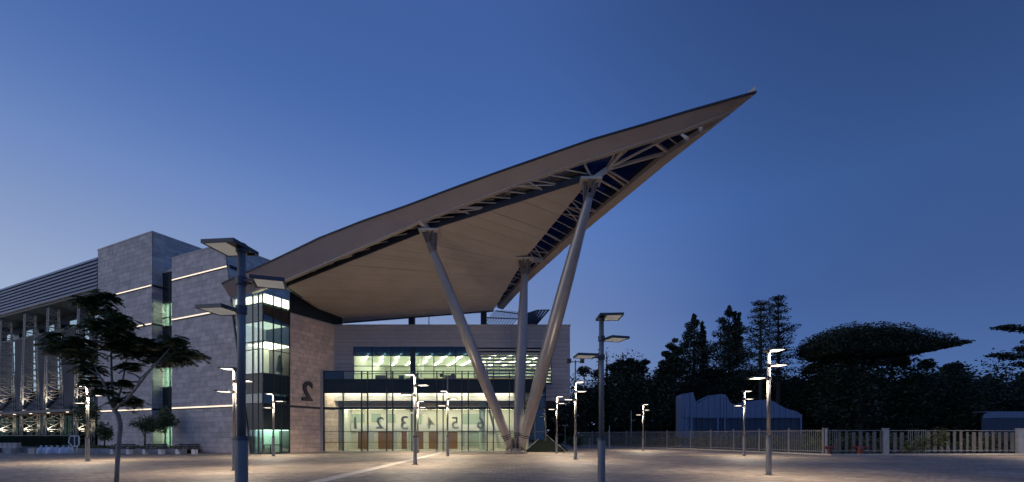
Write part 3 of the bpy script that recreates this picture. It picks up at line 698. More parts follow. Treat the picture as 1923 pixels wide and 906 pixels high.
Pt = [on_line(x, y, L0, dL, nL, 0) for x, y in Ppx]
Qt = [on_line(x, y, L0, dL, nL, .9) for x, y in Qpx]
cn = thing('roof_canopy', 'huge pointed canopy roof rising to a sharp tip over the plaza', 'canopy', (0, 38, 0))
for i in range(len(Pt) - 1):                # sloping fascia sheets
    a, b, c, d = Pt[i], Pt[i + 1], Qt[i + 1], Qt[i]
    up = Vector((0, 0, 1)); hb = (c.z + b.z) / 2 + .2; ha = (d.z + a.z) / 2 + .2
    ia, ib = Vector((d.x, d.y, a.z)), Vector((c.x, c.y, b.z))
    if i == len(Pt) - 2: ib.z = a.z + (b.z - a.z) * .5
    m = MB(); m.add([a, b, c, d, ia, ib], [(0, 1, 2, 3), (0, 4, 5, 1), (3, 2, 5, 4)] + ([(0, 3, 4)] if i == 0 else [])); m.build('fascia_sheet', 'canopy', cn)
def polyline_bar(pts, w, h, name, mt):
    for a, b in zip(pts[:-1], pts[1:]): MB().bar(a, b, w, h).build(name, mt, cn)
polyline_bar([p + nL * .14 + Vector((0, 0, -.04)) for p in Qt[1:-1]] + [Qt[-2].lerp(Qt[-1], .90) + nL * .05], .30, .10, 'fascia_trim', 'trim')
polyline_bar([p + Vector((0, 0, .04)) for p in Pt], .10, .12, 'edge_cap', 'darksteel')
Upx = [(1418, 177), (1378, 209), (1250, 309), (1115, 420), (1080, 450), (992, 529), (944, 582)]
Ut = [on_line(x, y, TP, dR, nR, 0) for x, y in Upx]
Vt = [u + nR * .75 + Vector((0, 0, .05)) for u in Ut]; Vt[0] = Qt[-1] + (Ut[0] - Qt[-1]) * .04; Vt[1] = Qt[-1].copy()
for i in range(len(Ut) - 1):
    a, b, c, d = Ut[i], Ut[i + 1], Vt[i + 1], Vt[i]; h = Vector((0, 0, .75 if i else .5))
    MB().hexa([a, b, c, d], [a + h, b + h, c + h, d + h]).build('edge_beam', 'trim', cn)
# nodes over the three columns and soffit corners
N1 = on_line(806, 433, L0, dL, nL, 1.8); N3 = on_line(1108, 338, L0, dL, nL, 1.8); N2 = at(985, 486, 40.0)
SL = on_line(536, 540, L0, dL, nL, 1.8); BR = at(926, 583, 45.7); BL = at(636, 606, 46.0)
def strip_boards(left, right, n):
    def lerp(poly, f):
        ln = [(poly[i + 1] - poly[i]).length for i in range(len(poly) - 1)]; s = f * sum(ln)
        for i, l in enumerate(ln):
            if s <= l or i == len(ln) - 1: return poly[i].lerp(poly[i + 1], min(1, s / l))
            s -= l
    for k in range(n):
        f0, f1 = k / n, (k + 1) / n - .0013
        a, b, c, d = lerp(left, f0), lerp(right, f0), lerp(right, f1), lerp(left, f1)
        h = Vector((0, 0, .05)); j = Vector((0, 0, random.uniform(-.02, .02)))
        if (c - d).length < .05: c = c + (b - a).normalized() * .05
        MB().hexa([a + j, b + j, c + j, d + j], [a + j + h, b + j + h, c + j + h, d + j + h]).build('soffit_board', 'soffit', cn)
strip_boards([N1, N3], [N2, N3], 20)
strip_boards([N1, SL, BL], [N2, BR], 34)
hb = Vector((0, 0, .52))
# dark backing above the boards, and the deep side beam along the front of the soffit
h1, h2 = Vector((0, 0, .62)), Vector((0, 0, 1.0))
m = MB()
for tri in ((N1, N2, N3), (N1, BR, N2), (N1, BL, BR), (N1, SL, BL)):
    a = [p + h1 for p in tri]; b = [p + h2 for p in tri]; m.add(a + b, [(0, 1, 2), (5, 4, 3), (0, 1, 4, 3), (1, 2, 5, 4), (2, 0, 3, 5)])
m.build('roof_deck', 'darksteel', cn)
for a, b in ((SL, N1), (N1, N3)):
    n = 6
    for k in range(n):
        p, q = a.lerp(b, k / n), a.lerp(b, (k + 1) / n - .004); o_ = -nL * .03
        MB().hexa([p + o_, q + o_, q + o_ * 4, p + o_ * 4], [p + o_ + hb, q + o_ + hb, q + o_ * 4 + hb, p + o_ * 4 + hb]).build('side_beam', 'darksteel', cn)
MB().bar(BL + Vector((0, .2, .3)), BR + Vector((0, .2, .3)), .4, .7).build('back_beam', 'darksteel', cn)
MB().bar(SL + Vector((0, .1, .3)), BL + Vector((0, .1, .3)), .3, .6).build('back_beam', 'darksteel', cn)
# glazed strips between edge and soffit, cross bars and panes
def curve_at(pts, x):                       # point of a 3D polyline at plan distance fraction by world x
    for a, b in zip(pts[:-1], pts[1:]):
        if min(a.x, b.x) - 1e-6 <= x <= max(a.x, b.x) + 1e-6: return a.lerp(b, (x - a.x) / (b.x - a.x))
    return (pts[-1] if abs(pts[-1].x - x) < abs(pts[0].x - x) else pts[0]).copy()
def pane(a, b, c, d, name='roof_pane'):
    h = Vector((0, 0, .03)); MB().hexa([a, b, c, d], [a + h, b + h, c + h, d + h]).build(name, 'roofglass', cn)
def strip(f_out, f_in, n, diag=(), po=.12, pi=.50):
    a_, b_ = Vector((0, 0, po)), Vector((0, 0, pi)); dn_ = Vector((0, 0, -.12))
    for k in range(n + 1):
        o_, i_ = f_out(k / n) + a_, f_in(k / n) + b_
        MB().bar(o_ + dn_, i_ + dn_, .05 if k % 4 else .10, .06 if k % 4 else .12).build('cross_bar', 'beam', cn)
        if k < n:
            o2, i2 = f_out((k + 1) / n) + a_, f_in((k + 1) / n) + b_; pane(o_, o2, i2, i_)
            if k in diag:
                MB().bar(o_ + dn_ * 1.5, i2 + dn_ * 1.5, .07).build('brace', 'beam', cn); MB().bar(i_ + dn_ * 2.2, o2 + dn_ * 2.2, .07).build('brace', 'beam', cn)
SLi = SL.lerp(N1, .0)
strip(lambda t: curve_at(Qt, SL.x - 2.2 + (N1.x - SL.x) * t), lambda t: SL.lerp(N1, t), 8, ())
strip(lambda t: curve_at(Qt, N1.x - 2.2 + (N3.x - N1.x) * t), lambda t: N1.lerp(N3, t), 11, (3, 8))
def vr(t): 
    y0, y1 = 35.2, 47.6; y = y0 + (y1 - y0) * t
    for a, b in zip(Vt[:-1], Vt[1:]):
        if a.y <= y <= b.y: return a.lerp(b, (y - a.y) / (b.y - a.y))
    return Vt[-1].copy()
NS = [N3, N2, BR]
def sr(t): return N3.lerp(N2, t / .6) if t < .6 else N2.lerp(BR, (t - .6) / .4)
strip(vr, sr, 20, (3, 4, 10, 11), .35, .45)
# tip: radiating beams, cross beams and panes
C3 = at(1139, 322, N3.y + .2)
tipQ = lambda x: curve_at(Qt, x); 
def vx(px):
    best = None
    for a, b in zip(Vt[:-1], Vt[1:]):
        for k in range(21):
            p = a.lerp(b, k / 20); q = CX + p.x / p.y * F
            if best is None or abs(q - px) < best[0]: best = (abs(q - px), p)
    return best[1].copy()
def qx(px):
    best = None
    for a, b in zip(Qt[:-1], Qt[1:]):
        for k in range(21):
            p = a.lerp(b, k / 20); q = CX + p.x / p.y * F
            if best is None or abs(q - px) < best[0]: best = (abs(q - px), p)
    return best[1].copy()
up = Vector((0, 0, .3))
for tgt, w in ((qx(1182), .17), (qx(1212) + up, .09), (qx(1305) - up * .5, .11), (vx(1243), .17), (vx(1180), .10)):
    MB().bar(C3 + up * .5, tgt + up, w, w * 1.2).build('radial_beam', 'beam', cn)
for a, b, w in ((qx(1211), vx(1252), .18), (qx(1165), C3, .08), (qx(1090), N3, .12), (vx(1176), C3 + Vector((0, .5, 0)), .14), (qx(1240), vx(1270), .06)):
    MB().bar(a + up, b + up, w, w).build('cross_bar', 'beam', cn)
tp = [(qx(1100), N3), (qx(1150), C3.lerp(N3, .5)), (qx(1182), C3)]
C3u = C3 + up * 2
C3u = C3 + Vector((0, 0, .42))
def tri(a, b, c):
    h = Vector((0, 0, .03)); MB().add([a, b, c, a + h, b + h, c + h], [(2, 1, 0), (3, 4, 5), (0, 1, 4, 3), (1, 2, 5, 4), (2, 0, 3, 5)]).build('roof_pane', 'roofglass', cn)
u3 = Vector((0, 0, .36)); ring_ = [N3 + u3] + [curve_at(Qt, N3.x - 2.2) + Vector((0, 0, .14))] + [qx(p) + u3 for p in (1112, 1150, 1182, 1211)] + [vx(p) + u3 for p in (1252, 1215, 1180, 1150)] + [N3 + u3]
for a, b in zip(ring_[:-1], ring_[1:]): tri(C3u, a, b)
for a, b in ((1211, 1240), (1240, 1262), (1262, 1290), (1290, 1330)):
    pane(qx(a) + u3, qx(b) + u3, vx(b + 24) + u3, vx(a + 41 if a == 1211 else a + 26) + u3)

# ---------------------------------------------------------------- tripod column
FT = Vector((at(968, 0, 38.9).x, 38.9, 0))
tp_ = thing('tripod_column', 'three leaning steel columns rising from one foot on the plaza to carry the canopy', 'column', tuple(FT))
MB().tube([FT, FT + Vector((0, 0, .22)), FT + Vector((0, 0, .5))], [1.02, .85, .62], 20).build('foot', 'foot', tp_, smooth=True)
for k in range(12):
    t = k * math.pi / 6; d_ = Vector((math.cos(t), math.sin(t), 0)); s_ = Vector((-d_.y, d_.x, 0)) * .05
    MB().prism([FT + d_ * .35 - s_ / 2 + Vector((0, 0, .1)), FT + d_ * .93 - s_ / 2 + Vector((0, 0, .1)), FT + d_ * .62 - s_ / 2 + Vector((0, 0, 1.25)), FT + d_ * .3 - s_ / 2 + Vector((0, 0, 1.35))], s_).build('foot_fin', 'foot', tp_)
for Nn, off, rm_ in ((N1, (-.34, -.12), .455), (N2, (.12, .3), .47), (N3, (.42, -.25), .55)):
    b = FT + Vector((off[0], off[1], .35)); tpnt = Nn + Vector((0, 0, -.95)); d_ = (tpnt - b); n = 26; pts = []; rad = []
    for i in range(n + 1):
        f = i / n; pts.append(b + d_ * f); rad.append(.23 + (rm_ - .23) * math.sin(math.pi * min(1, .06 + f * .93)) ** .75)
    co = MB().tube(pts, rad, 28).build('column', 'column', tp_, smooth=True)
    dn = d_.normalized()
    for q in range(3):
        p = b + dn * (1.0 + q * .18); rr = .27 + .04 * q
        MB().tube([p, p + dn * .05], [rr + .09, rr + .09], 24).build('ring', 'darksteel', co, tp_)
    MB().tube([tpnt - dn * .9, tpnt - dn * .1, tpnt], [.29, .27, .2], 20).build('head_sleeve', 'foot', co, tp_, True)
    for k in range(7):                     # fan of plates at the head
        t = k * math.pi / 3.5; v = Vector((math.cos(t), math.sin(t), 0)); s_ = v.cross(Vector((0, 0, 1))) * .05
        MB().prism([tpnt - dn * .7 + v * .2, tpnt - dn * .7 + v * .27, tpnt + Vector((0, 0, .75)) + v * .62, tpnt + Vector((0, 0, .75)) + v * .2], s_).build('head_plate', 'foot', co, tp_)
    m = MB(); c = tpnt + Vector((0, 0, .8)); m.box(c.x - .75, c.x + .75, c.y - .55, c.y + .55, c.z - .06, c.z + .08); m.build('cap_plate', 'beam', co, tp_)
# bracket arms from caps to the roof edge
for Nn, p in ((N1, qx(786)), (N2, vx(1018)), (N3, C3)):
    MB().bar(Nn + Vector((0, 0, -.12)), p + Vector((0, 0, .1)), .34, .34).build('bracket_arm', 'beam', cn)

# ---------------------------------------------------------------- lamps
meshes = {}
def shared(key, fn):
    if key not in meshes: meshes[key] = fn()
    return meshes[key]
def plate_mesh(s):
    m = MB(); h = s / 2; m.box(0, s, -h, h, 0, .035); m.box(0, s, -h, -h + .03, -.03, 0); m.box(0, s, h - .03, h, -.03, 0); m.box(0, .03, -h + .03, h - .03, -.03, 0); m.box(s - .03, s, -h + .03, h - .03, -.03, 0)
    return m.mesh('lamp_plate', 'plate')
def panel_mesh(s, mt): return MB().box(.22 if s > .6 else .06, s - .035, -s / 2 + .035, s / 2 - .035, -.022, -.002).mesh('light_panel', mt)
def arm_mesh(L):
    m = MB()
    for sgn in (-1, 1): m.bar((.05, sgn * .07, -.03), (L + .1, sgn * .2, .015), .03, .03)
    return m.mesh('arm', 'plate')
def lamp(px, base_y, top_y, heads, label, lit=True, ext=0, D=None):
    D = D or EYE * F / (base_y - HY); p = at(px, 0, D); H = zat(top_y, D); k = H / 4.95
    o = thing('street_lamp', label, 'street lamp', (p.x, D, 0), 0, 'street lamps on the plaza'); o.scale = (1, 1, k)
    put('pole', shared('pole', lambda: MB().tube([(0, 0, 1.52), (0, 0, 5.02)], [.072, .066], 16).mesh('pole', 'pole', smooth=True)), o)
    put('sleeve', shared('sleeve', lambda: MB().tube([(0, 0, 0), (0, 0, 1.5), (0, 0, 1.56)], [.105, .105, .078], 16).mesh('sleeve', 'pole')), o)
    put('collar', shared('bcollar', lambda: MB().tube([(0, 0, 1.50), (0, 0, 1.58)], [.118, .112], 16).mesh('collar', 'plate')), o)
    put('base_flange', shared('flange', lambda: MB().tube([(0, 0, 0.006), (0, 0, .03), (0, 0, .04)], [.17, .17, .12], 12).mesh('base_flange', 'plate')), o)
    for i, ang in enumerate(heads):
        z = (4.95, 4.37, 3.85)[i]; s = (.63, .55, .55)[i]; off = (-.10, .16, .16)[i]
        a = R(ang)
        pl = put('lamp_head', shared(('plate', s), lambda: plate_mesh(s)), o, (math.cos(a) * off, math.sin(a) * off, z), (0, R(-1), a))
        put('light_panel', shared(('panel', s, lit), lambda: panel_mesh(s, 'lamp_on' if lit else 'bounce_glow')), pl)
        if lit:
            L_ = shared(('light', s), lambda: bpy.data.lights.new('lamp_light', 'AREA')); L_.shape = 'SQUARE'; L_.size = s * .7; L_.energy = 145; L_.color = (1, .83, .63); L_.spread = R(156)
            lo_ = bpy.data.objects.new('lamp_light', L_); COL.objects.link(lo_); lo_.parent = pl; lo_.location = (s * .58, 0, -.03)
        if i: put('arm', shared('arm', lambda: arm_mesh(.22)), o, (0, 0, z), (0, 0, a))
        put('collar', shared('hcollar', lambda: MB().tube([(0, 0, -.07), (0, 0, .07)], [.092, .092], 16).mesh('collar', 'plate')), o, (0, 0, z - .02))
    if ext:                                # thin upper mast with two dark floodlights
        z1 = (zat(ext, D)) / k
        put('upper_mast', MB().tube([(0, 0, 5.0), (0, 0, z1)], [.05, .045], 10).mesh('upper_mast', 'pole'), o)
        MBar = MB().bar((-.42, 0, z1 - .1), (.42, 0, z1 - .1), .05); put('cross_arm', MBar.mesh('cross_arm', 'plate'), o)
        for s_ in (-1, 1):
            put('floodlight', shared('flood', lambda: MB().hexa([(-.14, -.18, -.12), (.14, -.18, -.12), (.1, .08, -.06), (-.1, .08, -.06)], [(-.14, -.12, .16), (.14, -.12, .16), (.1, .1, .1), (-.1, .1, .1)]).mesh('floodlight', 'plate')), o, (s_ * .42, 0, z1), (R(35), 0, 0))
            sp = shared('flood_light', lambda: bpy.data.lights.new('floodlight_beam', 'SPOT')); sp.energy = 125; sp.color = (1, .84, .66); sp.spot_size = R(120); sp.spot_blend = 1; sp.shadow_soft_size = .15
            so = bpy.data.objects.new('floodlight_beam', sp); COL.objects.link(so); so.parent = o; so.location = (s_ * .42, .22, z1 + .12)
            if px < 900 and s_ < 0:                 # this one is turned on the stone wall with the numeral
                sp = sp.copy(); sp.energy = 560; sp.spot_size = R(62); so.data = sp
            so.rotation_euler = Vector((-.86, .5, -.06)).to_track_quat('-Z', 'Y').to_euler() if px < 900 and s_ < 0 else Vector((-.28 - .1 * s_ if px > 960 else -.1 * s_, .62, .85)).to_track_quat('-Z', 'Y').to_euler()
    return o
Rr, Ll = (0, 12, 180), (180, 8, 188)
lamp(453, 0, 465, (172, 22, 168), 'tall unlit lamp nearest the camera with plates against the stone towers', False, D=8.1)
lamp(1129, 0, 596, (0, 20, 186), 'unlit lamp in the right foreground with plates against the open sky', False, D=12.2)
lamp(440, 884, 693, Ll, 'lit lamp just left of the nearest pole in front of the stone tower')
lamp(513, 857, 740, (178, 4, 184), 'lit lamp in front of the glass corner tower')
lamp(164, 867, 726, Ll, 'lit lamp left of the foreground tree beside the planter')
lamp(779, 873, 704, (176, -6, 186), 'lit lamp nearest the middle of the lobby front')
lamp(784, 851, 754, (10, -6, 186), 'small lit lamp close to the lobby glass, behind the lamp nearest the lobby middle')
lamp(840, 857, 735, (178, -4, 184), 'lit lamp with a dark floodlight mast on top before the numeral five', True, 704)
lamp(1045, 852, 745, Rr, 'lit lamp under the right end of the upper hall, behind its taller neighbour')
lamp(1080, 863.5, 718, Rr, 'lit lamp with a dark floodlight mast on top right of the tripod column', True, 677)
lamp(1207, 846.6, 760, Rr, 'smallest lit lamp before the dark trees in the distance')
lamp(1397, 857, 735, Rr, 'lit lamp in front of the blue shed')
lamp(1443, 893, 658, Rr, 'largest lit lamp on the right before the layered conifers')

lamp(2008, 861, 717, Rr, 'lit lamp just beyond the right edge of the photo before the board fence')

# ---------------------------------------------------------------- trees
def tree(name, label, cat, base, clumps, leafsize, leafmat, barkmat, limbs, group=None, split=False, droop=0, flat=.5):
    o = thing(name, label, cat, tuple(base), 0, group); Wi = WORLD[o.name].inverted()
    tr = None
    for i, (pts, rad) in enumerate(limbs):
        nm = 'trunk' if i == 0 else 'limb'
        q = MB().tube(pts, rad, 10 if i == 0 else 7).build(nm, barkmat, o if i == 0 else tr, o, True)
        if i == 0: tr = q
    if split and clumps:
        for c in clumps:
            V, Fc = leaves([c], leafsize, flat=flat, droop=droop); me = leaf_mesh('leaf_clump', leafmat, V, Fc, base); put('leaf_clump', me, o)
    elif clumps:
        V, Fc = leaves(clumps, leafsize, flat=flat, droop=droop); put('crown', leaf_mesh('crown', leafmat, V, Fc, base), o)
    return o
def sub(c, r, n, k, spread=.75):           # a lumpy mass: sub-clumps inside an ellipsoid
    out = []
    for _ in range(k):
        d = Vector(rng.normal(size=3)).normalized() * (rng.random() ** .5) * spread
        f = rng.uniform(.3, .52); out.append(((c[0] + d.x * r[0], c[1] + d.y * r[1], c[2] + d.z * r[2]), (r[0] * f, r[1] * f, r[2] * f), n / k))
    return out
# foreground tree
D0 = 13.0
def fp(px, py, dy=0): return at(px, py, D0 + dy)
base = Vector((at(219, 0, D0).x, D0, 0))
limbs = [([base, fp(217, 930), fp(220, 870), fp(223, 830), fp(226, 800), fp(222, 782), fp(213, 768)], [.068, .060, .056, .056, .058, .060, .060]),
         ([fp(214, 769), fp(204, 750, -.1), fp(198, 728, -.3), fp(186, 705, -.4), fp(172, 680, -.3)], [0.041, 0.034, 0.029, 0.020, 0.012]),
         ([fp(214, 768), fp(211, 735, .1), fp(209, 695, .2), fp(208, 650, .2), fp(206, 610, .1), fp(196, 570, 0)], [0.041, 0.031, 0.027, 0.020, 0.015, 0.008]),
         ([fp(215, 768), fp(226, 735, .3), fp(232, 705, .5), fp(236, 680, .6), fp(244, 655, .6)], [0.034, 0.027, 0.022, 0.017, 0.010]),
         ([fp(216, 769), fp(236, 752, -.2), fp(255, 730, -.3), fp(273, 706, -.4), fp(292, 684, -.5), fp(318, 655, -.6)], [0.044, 0.037, 0.033, 0.027, 0.020, 0.010]),
         ([fp(255, 730, -.3), fp(262, 712, -.1), fp(280, 695, .1), fp(300, 680, .2), fp(345, 665, .2)], [0.024, 0.020, 0.017, 0.014, 0.008]),
         ([fp(186, 705, -.4), fp(160, 690, -.3), fp(135, 660, -.1), fp(110, 642, 0)], [0.019, 0.015, 0.011, 0.007]),
         ([fp(208, 650, .2), fp(190, 625, .1), fp(178, 600, -.1)], [0.017, 0.012, 0.007]),
         ([fp(226, 735, .3), fp(236, 742, .3), fp(246, 740, .3)], [0.014, 0.010, 0.007])]
cl = []
for px, py, rx, ry in ((198, 556, 12, 6), (180, 568, 24, 11), (204, 592, 28, 14), (195, 612, 26, 15), (228, 604, 18, 11), (222, 628, 26, 14), (112, 638, 22, 11), (134, 652, 28, 15), (158, 668, 22, 16), (108, 655, 15, 7),
                       (168, 692, 14, 12), (172, 715, 9, 7), (233, 655, 22, 13), (258, 660, 22, 13), (272, 644, 14, 10), (240, 688, 9, 8), (292, 660, 22, 14), (318, 652, 26, 16), (330, 640, 14, 8), (350, 664, 18, 9), (368, 666, 9, 6),
                       (300, 678, 20, 8), (338, 676, 16, 7), (240, 752, 15, 13), (232, 720, 10, 6), (193, 735, 7, 7), (216, 648, 15, 9), (262, 642, 12, 7), (150, 640, 14, 8)):
    c = fp(px, py, rng.uniform(-.7, .7)); k = D0 / F; cl.append((c, (rx * k, rx * k * 1.2, ry * k * 1.2), 0))
tree('young_tree', 'young street tree with a crooked trunk and layered dark leaves in the left foreground', 'tree', base, [], .13, 'leaf', 'bark', limbs, split=True)
yt = [o for o in COL.objects if o.name.startswith('young_tree')][0]
def frond_clump(c, r):
    V = []; c = Vector(c)
    nf = int(36 + r[0] * r[2] * 430)
    for _ in range(nf):
        o = c + Vector(rng.normal(size=3) * .42 * np.array(r)); t = rng.uniform(0, 6.283); L = rng.uniform(.18, .30)
        d = Vector((math.cos(t), math.sin(t), rng.uniform(-.15, .45))); side = d.cross(Vector((0, 0, 1))).normalized()
        for j in range(9):
            f = (j + 1) / 9; p = o + d * L * f + Vector((0, 0, -.30 * L * f * f * 1.6))
            for sg in (-1, 1):
                w = .115 * (1 - .55 * abs(f - .5)) * rng.uniform(.8, 1.2); q = side * sg * w + d * .045 + Vector((0, 0, rng.uniform(-.05, .0)))
                e = d * .040
                V.append([p - e * .6, p + q * .5 - e, p + q, p + q * .5 + e])
    V = np.array([[tuple(v) for v in q] for q in V]).reshape(-1, 3)
    return V, np.arange(len(V)).reshape(-1, 4)
for c, r, _ in cl:
    V, Fc = frond_clump(c, r); kind(put('leaf_clump', leaf_mesh('leaf_clump', 'leaf', V, Fc, base), yt), 'stuff')
# small planting by the left wing
def small_tree(px, base_y, pz, w, h, mt, label, D, leaf=.22, name='sapling'):
    b = at(px, 0, D); b.z = .35; c = at(px, pz, D); k = D / F
    tree(name, label, 'tree', b, sub(c, (w * k, w * k, h * k), 1300, 16), leaf, mt, 'darkbark',
         [([b, b.lerp(c, .5) + Vector((.05, 0, 0)), c], [.07, .05, .03]), ([b.lerp(c, .5), c + Vector((w * k * .5, 0, .1))], [.035, .012]), ([b.lerp(c, .5), c + Vector((-w * k * .5, 0, .1))], [.035, .012])])
small_tree(160, 848, 770, 23, 30, 'leaf2', 'small bright lit tree beside the lamp in front of the long wing', 40.5)
small_tree(195, 848, 812, 16, 20, 'leaf', 'small shrubby tree in the planter left of the crooked trunk', 40)
small_tree(271, 848, 797, 24, 22, 'leaf', 'small round tree in the planter right of the crooked trunk', 40)
small_tree(309, 848, 790, 20, 27, 'leaf', 'dark small tree in front of the window slot', 41.3)
# backdrop trees
G = 'dark trees beyond the fence'
def conifer(px, top, hw, base_y, D, label, n=12000, taper=1.0, mt='conifer', spires=()):
    k = D / F; b = at(px, 0, D); b.z = 0; zt = zat(top, D); cl = []
    for lv in range(26):
        f = lv / 25; z = 1.5 + (zt - 1.5) * f; r = hw * k * (1 - f) ** taper * (1.0 if f > .12 else .8) + .12
        for q in range(max(3, int(11 * (1 - f) + 3))):
            t = rng.uniform(0, 6.28); rr = r * rng.uniform(.1, .85); s = max(.3, r * .40)
            cl.append(((b.x + math.cos(t) * rr, b.y + math.sin(t) * rr, z + rng.uniform(-.3, .3)), (s, s, .55 + .45 * (1 - f)), 1))
    cl = [(c, r, 1) for c, r, _ in cl]
    for sx, st in spires:
        for q in range(9):
            f = q / 8; z = zat(st + 70 * (1 - f), D); cl.append(((at(sx, 0, D).x + rng.uniform(-.2, .2), D, z), (.75 * (1 - f) + .12, .6, .5), 1))
    cl = [(c, r, n / len(cl)) for c, r, _ in cl]
    return tree('conifer', label, 'tree', b, cl, .36, mt, 'darkbark', [([b, Vector((b.x, b.y, zt * .6)), Vector((b.x, b.y, zt - .2))], [.35, .22, .05])], G)
def broad(px, py, rx, ry, D, label, n=5200, k_=30, mt='broadleaf', leaf=.45, name='broadleaf_tree', extra=()):
    k = D / F; b = at(px, 0, D); b.z = 0; c = at(px, py, D); cl = sub(c, (rx * k, min(rx * k, 5), ry * k), n * 1.7, k_ + 14, .86); cl = [(q, (a, b2, c2), m_) for q, (a, b2, c2), m_ in cl if q[2] > .5]
    for ex, ey, er in extra:
        q = at(ex, ey, D); cl.append((q, (er * k, er * k, er * k * .7), 30 + er * er * 2.2))
    lb = [([b, Vector((b.x, b.y, c.z * .5)), c], [.4, .28, .08])]
    for s in (-1, 1): lb.append(([Vector((b.x, b.y, c.z * .5)), c + Vector((s * rx * k * .55, 0, ry * k * .2))], [.2, .05]))
    for ex, ey, er in extra: lb.append(([c, at(ex, ey, D)], [.08, .03]))
    return tree(name, label, 'tree', b, cl, leaf, mt, 'darkbark', lb, G)
conifer(1124, 664, 9, 820, 72, 'thin cypress spire left of the right foreground lamp pole', 900, .8)
conifer(1139, 662, 10, 820, 73, 'thin cypress spire right of the right foreground lamp pole', 900, .8)
broad(1100, 765, 50, 66, 74, 'dark round tree behind the floodlight mast lamp, right of the hall', 3600, extra=((1096, 697, 14), (1120, 702, 12)))
broad(1182, 752, 66, 76, 70, 'dark broad tree with spiky top behind the smallest lamp', 5200, 34, extra=((1150, 690, 12), (1164, 682, 10), (1183, 681, 12), (1198, 684, 11), (1212, 680, 8), (1170, 695, 18), (1203, 694, 14)))
broad(1243, 758, 46, 70, 66, 'dark tree with open twiggy branches left of the tall conifers', 3200, 26, extra=((1250, 665, 9), (1258, 650, 8), (1267, 640, 6), (1247, 685, 13), (1262, 672, 13), (1240, 700, 11), (1275, 660, 12), (1255, 692, 17), (1268, 698, 18), (1250, 712, 19), (1276, 684, 15), (1236, 716, 13), (1266, 655, 9)))
conifer(1303, 597, 104, 820, 71, 'wide dark conifer with two pointed spires behind the left end of the blue shed', 32000, .78, spires=((1319, 609), (1322, 618)))
conifer(1369, 583, 70, 820, 70, 'dense tall conifer with a blunt top behind the middle of the blue shed', 32000, .46, spires=((1388, 592), (1380, 590)))
broad(1440, 762, 72, 80, 66, 'dark spreading tree behind the largest lit lamp', 5200, 34)
def layered(px, top, D, hw, label, n=5200, side=()):
    k = D / F; b = at(px, 0, D); b.z = 0; zt = zat(top, D); cl = []; lb = [([b, Vector((b.x, D, zt * .6)), Vector((b.x, D, zt))], [.3, .2, .05])]
    lv = 13
    for j in range(lv):
        f = j / (lv - 1); z = zt - .4 - f * (zt - 9.5); r = (.35 + .65 * f) * hw * k
        for q in range(5):
            t = q * 1.2566 + j * .7 + rng.uniform(-.3, .3); rr = r * rng.uniform(.6, 1.05)
            p = (b.x + math.cos(t) * rr, D + math.sin(t) * rr, z + rr * .12 + rng.uniform(-.12, .12)); s = .62 + .45 * f
            cl.append((p, (s, s, .36), 1)); lb.append(([Vector((b.x, D, z - .1)), Vector(p)], [.06, .025]))
        cl.append(((b.x, D, z + .1), (.8, .8, .5), 1.3))
    for sx, sy in side:
        p = at(sx, sy, D); cl.append((p, (1.0, .8, .5), 2.0)); lb.append(([Vector((b.x, D, p.z - 1.2)), p], [.1, .04]))
    t = sum(c[2] for c in cl); cl = [(c, r, n * w / t) for c, r, w in cl]
    return tree('layered_conifer', label, 'tree', b, cl, .26, 'pine', 'darkbark', lb, G)
layered(1428, 566, 60, 34, 'layered conifer with tufted whorls, shorter of the pair above the largest lit lamp', side=((1408, 622), (1413, 640), (1400, 655)))
layered(1461, 556, 61, 30, 'layered conifer with tufted whorls, taller of the pair above the largest lit lamp', side=((1482, 620), (1491, 612), (1478, 640), (1490, 668), (1470, 655)))
# the far wood that closes the view behind the single trees
cl = []
for px in range(1000, 1990, 11):
    tp = (720 if px > 1088 else 752) + 14 * math.sin(px * .031) + 10 * math.sin(px * .083 + 1) + (22 if 1088 < px < 1150 else 0)
    D_ = 84 + rng.uniform(-4, 4); kk = D_ / F
    for y in range(int(tp), 835, 17): cl.append((at(px + rng.uniform(-6, 6), y + rng.uniform(-4, 4), D_), (13 * kk, 1.6, 11 * kk), 130))
for c, r, n in cl: c.z = max(c.z, .4)
V, Fc = leaves(cl, 1.0); o = put('woodland', leaf_mesh('woodland', 'broadleaf', V, Fc)); o['kind'] = 'stuff'
# flat crowned pine
Dp = 58; k = Dp / F; cl = []
for px, py, rx, ry in ((1545, 648, 28, 22), (1575, 634, 42, 20), (1615, 630, 48, 17), (1655, 632, 46, 17), (1690, 640, 44, 16), (1725, 646, 40, 14), (1745, 651, 28, 9), (1766, 652, 20, 4), (1600, 652, 60, 16), (1660, 655, 55, 14), (1700, 660, 40, 9), (1535, 652, 18, 14), (1630, 640, 80, 16), (1560, 660, 34, 13), (1600, 662, 50, 14), (1640, 660, 50, 12), (1535, 662, 14, 12)):
    for dy in (-2.2, 0, 2.2):
        cl.append((at(px, py, Dp) + Vector((0, dy, 0)), (rx * k * .86, 1.9, ry * k * 1.05), 720 + rx * ry * 1.1))
b = at(1610, 0, Dp); b.z = 0
lb = [([b, b + Vector((.3, 0, 5)), at(1605, 690, Dp), at(1608, 660, Dp)], [.5, .42, .35, .2])] + [([at(1606, 700, Dp), at(x, y, Dp)], [.2, .06]) for x, y in ((1550, 660), (1580, 650), (1650, 655), (1700, 660), (1740, 655))]
tree('umbrella_pine', 'flat topped umbrella pine with a wide crown tapering to the right', 'tree', b, cl, .27, 'pine', 'darkbark', lb, G, flat=.3)
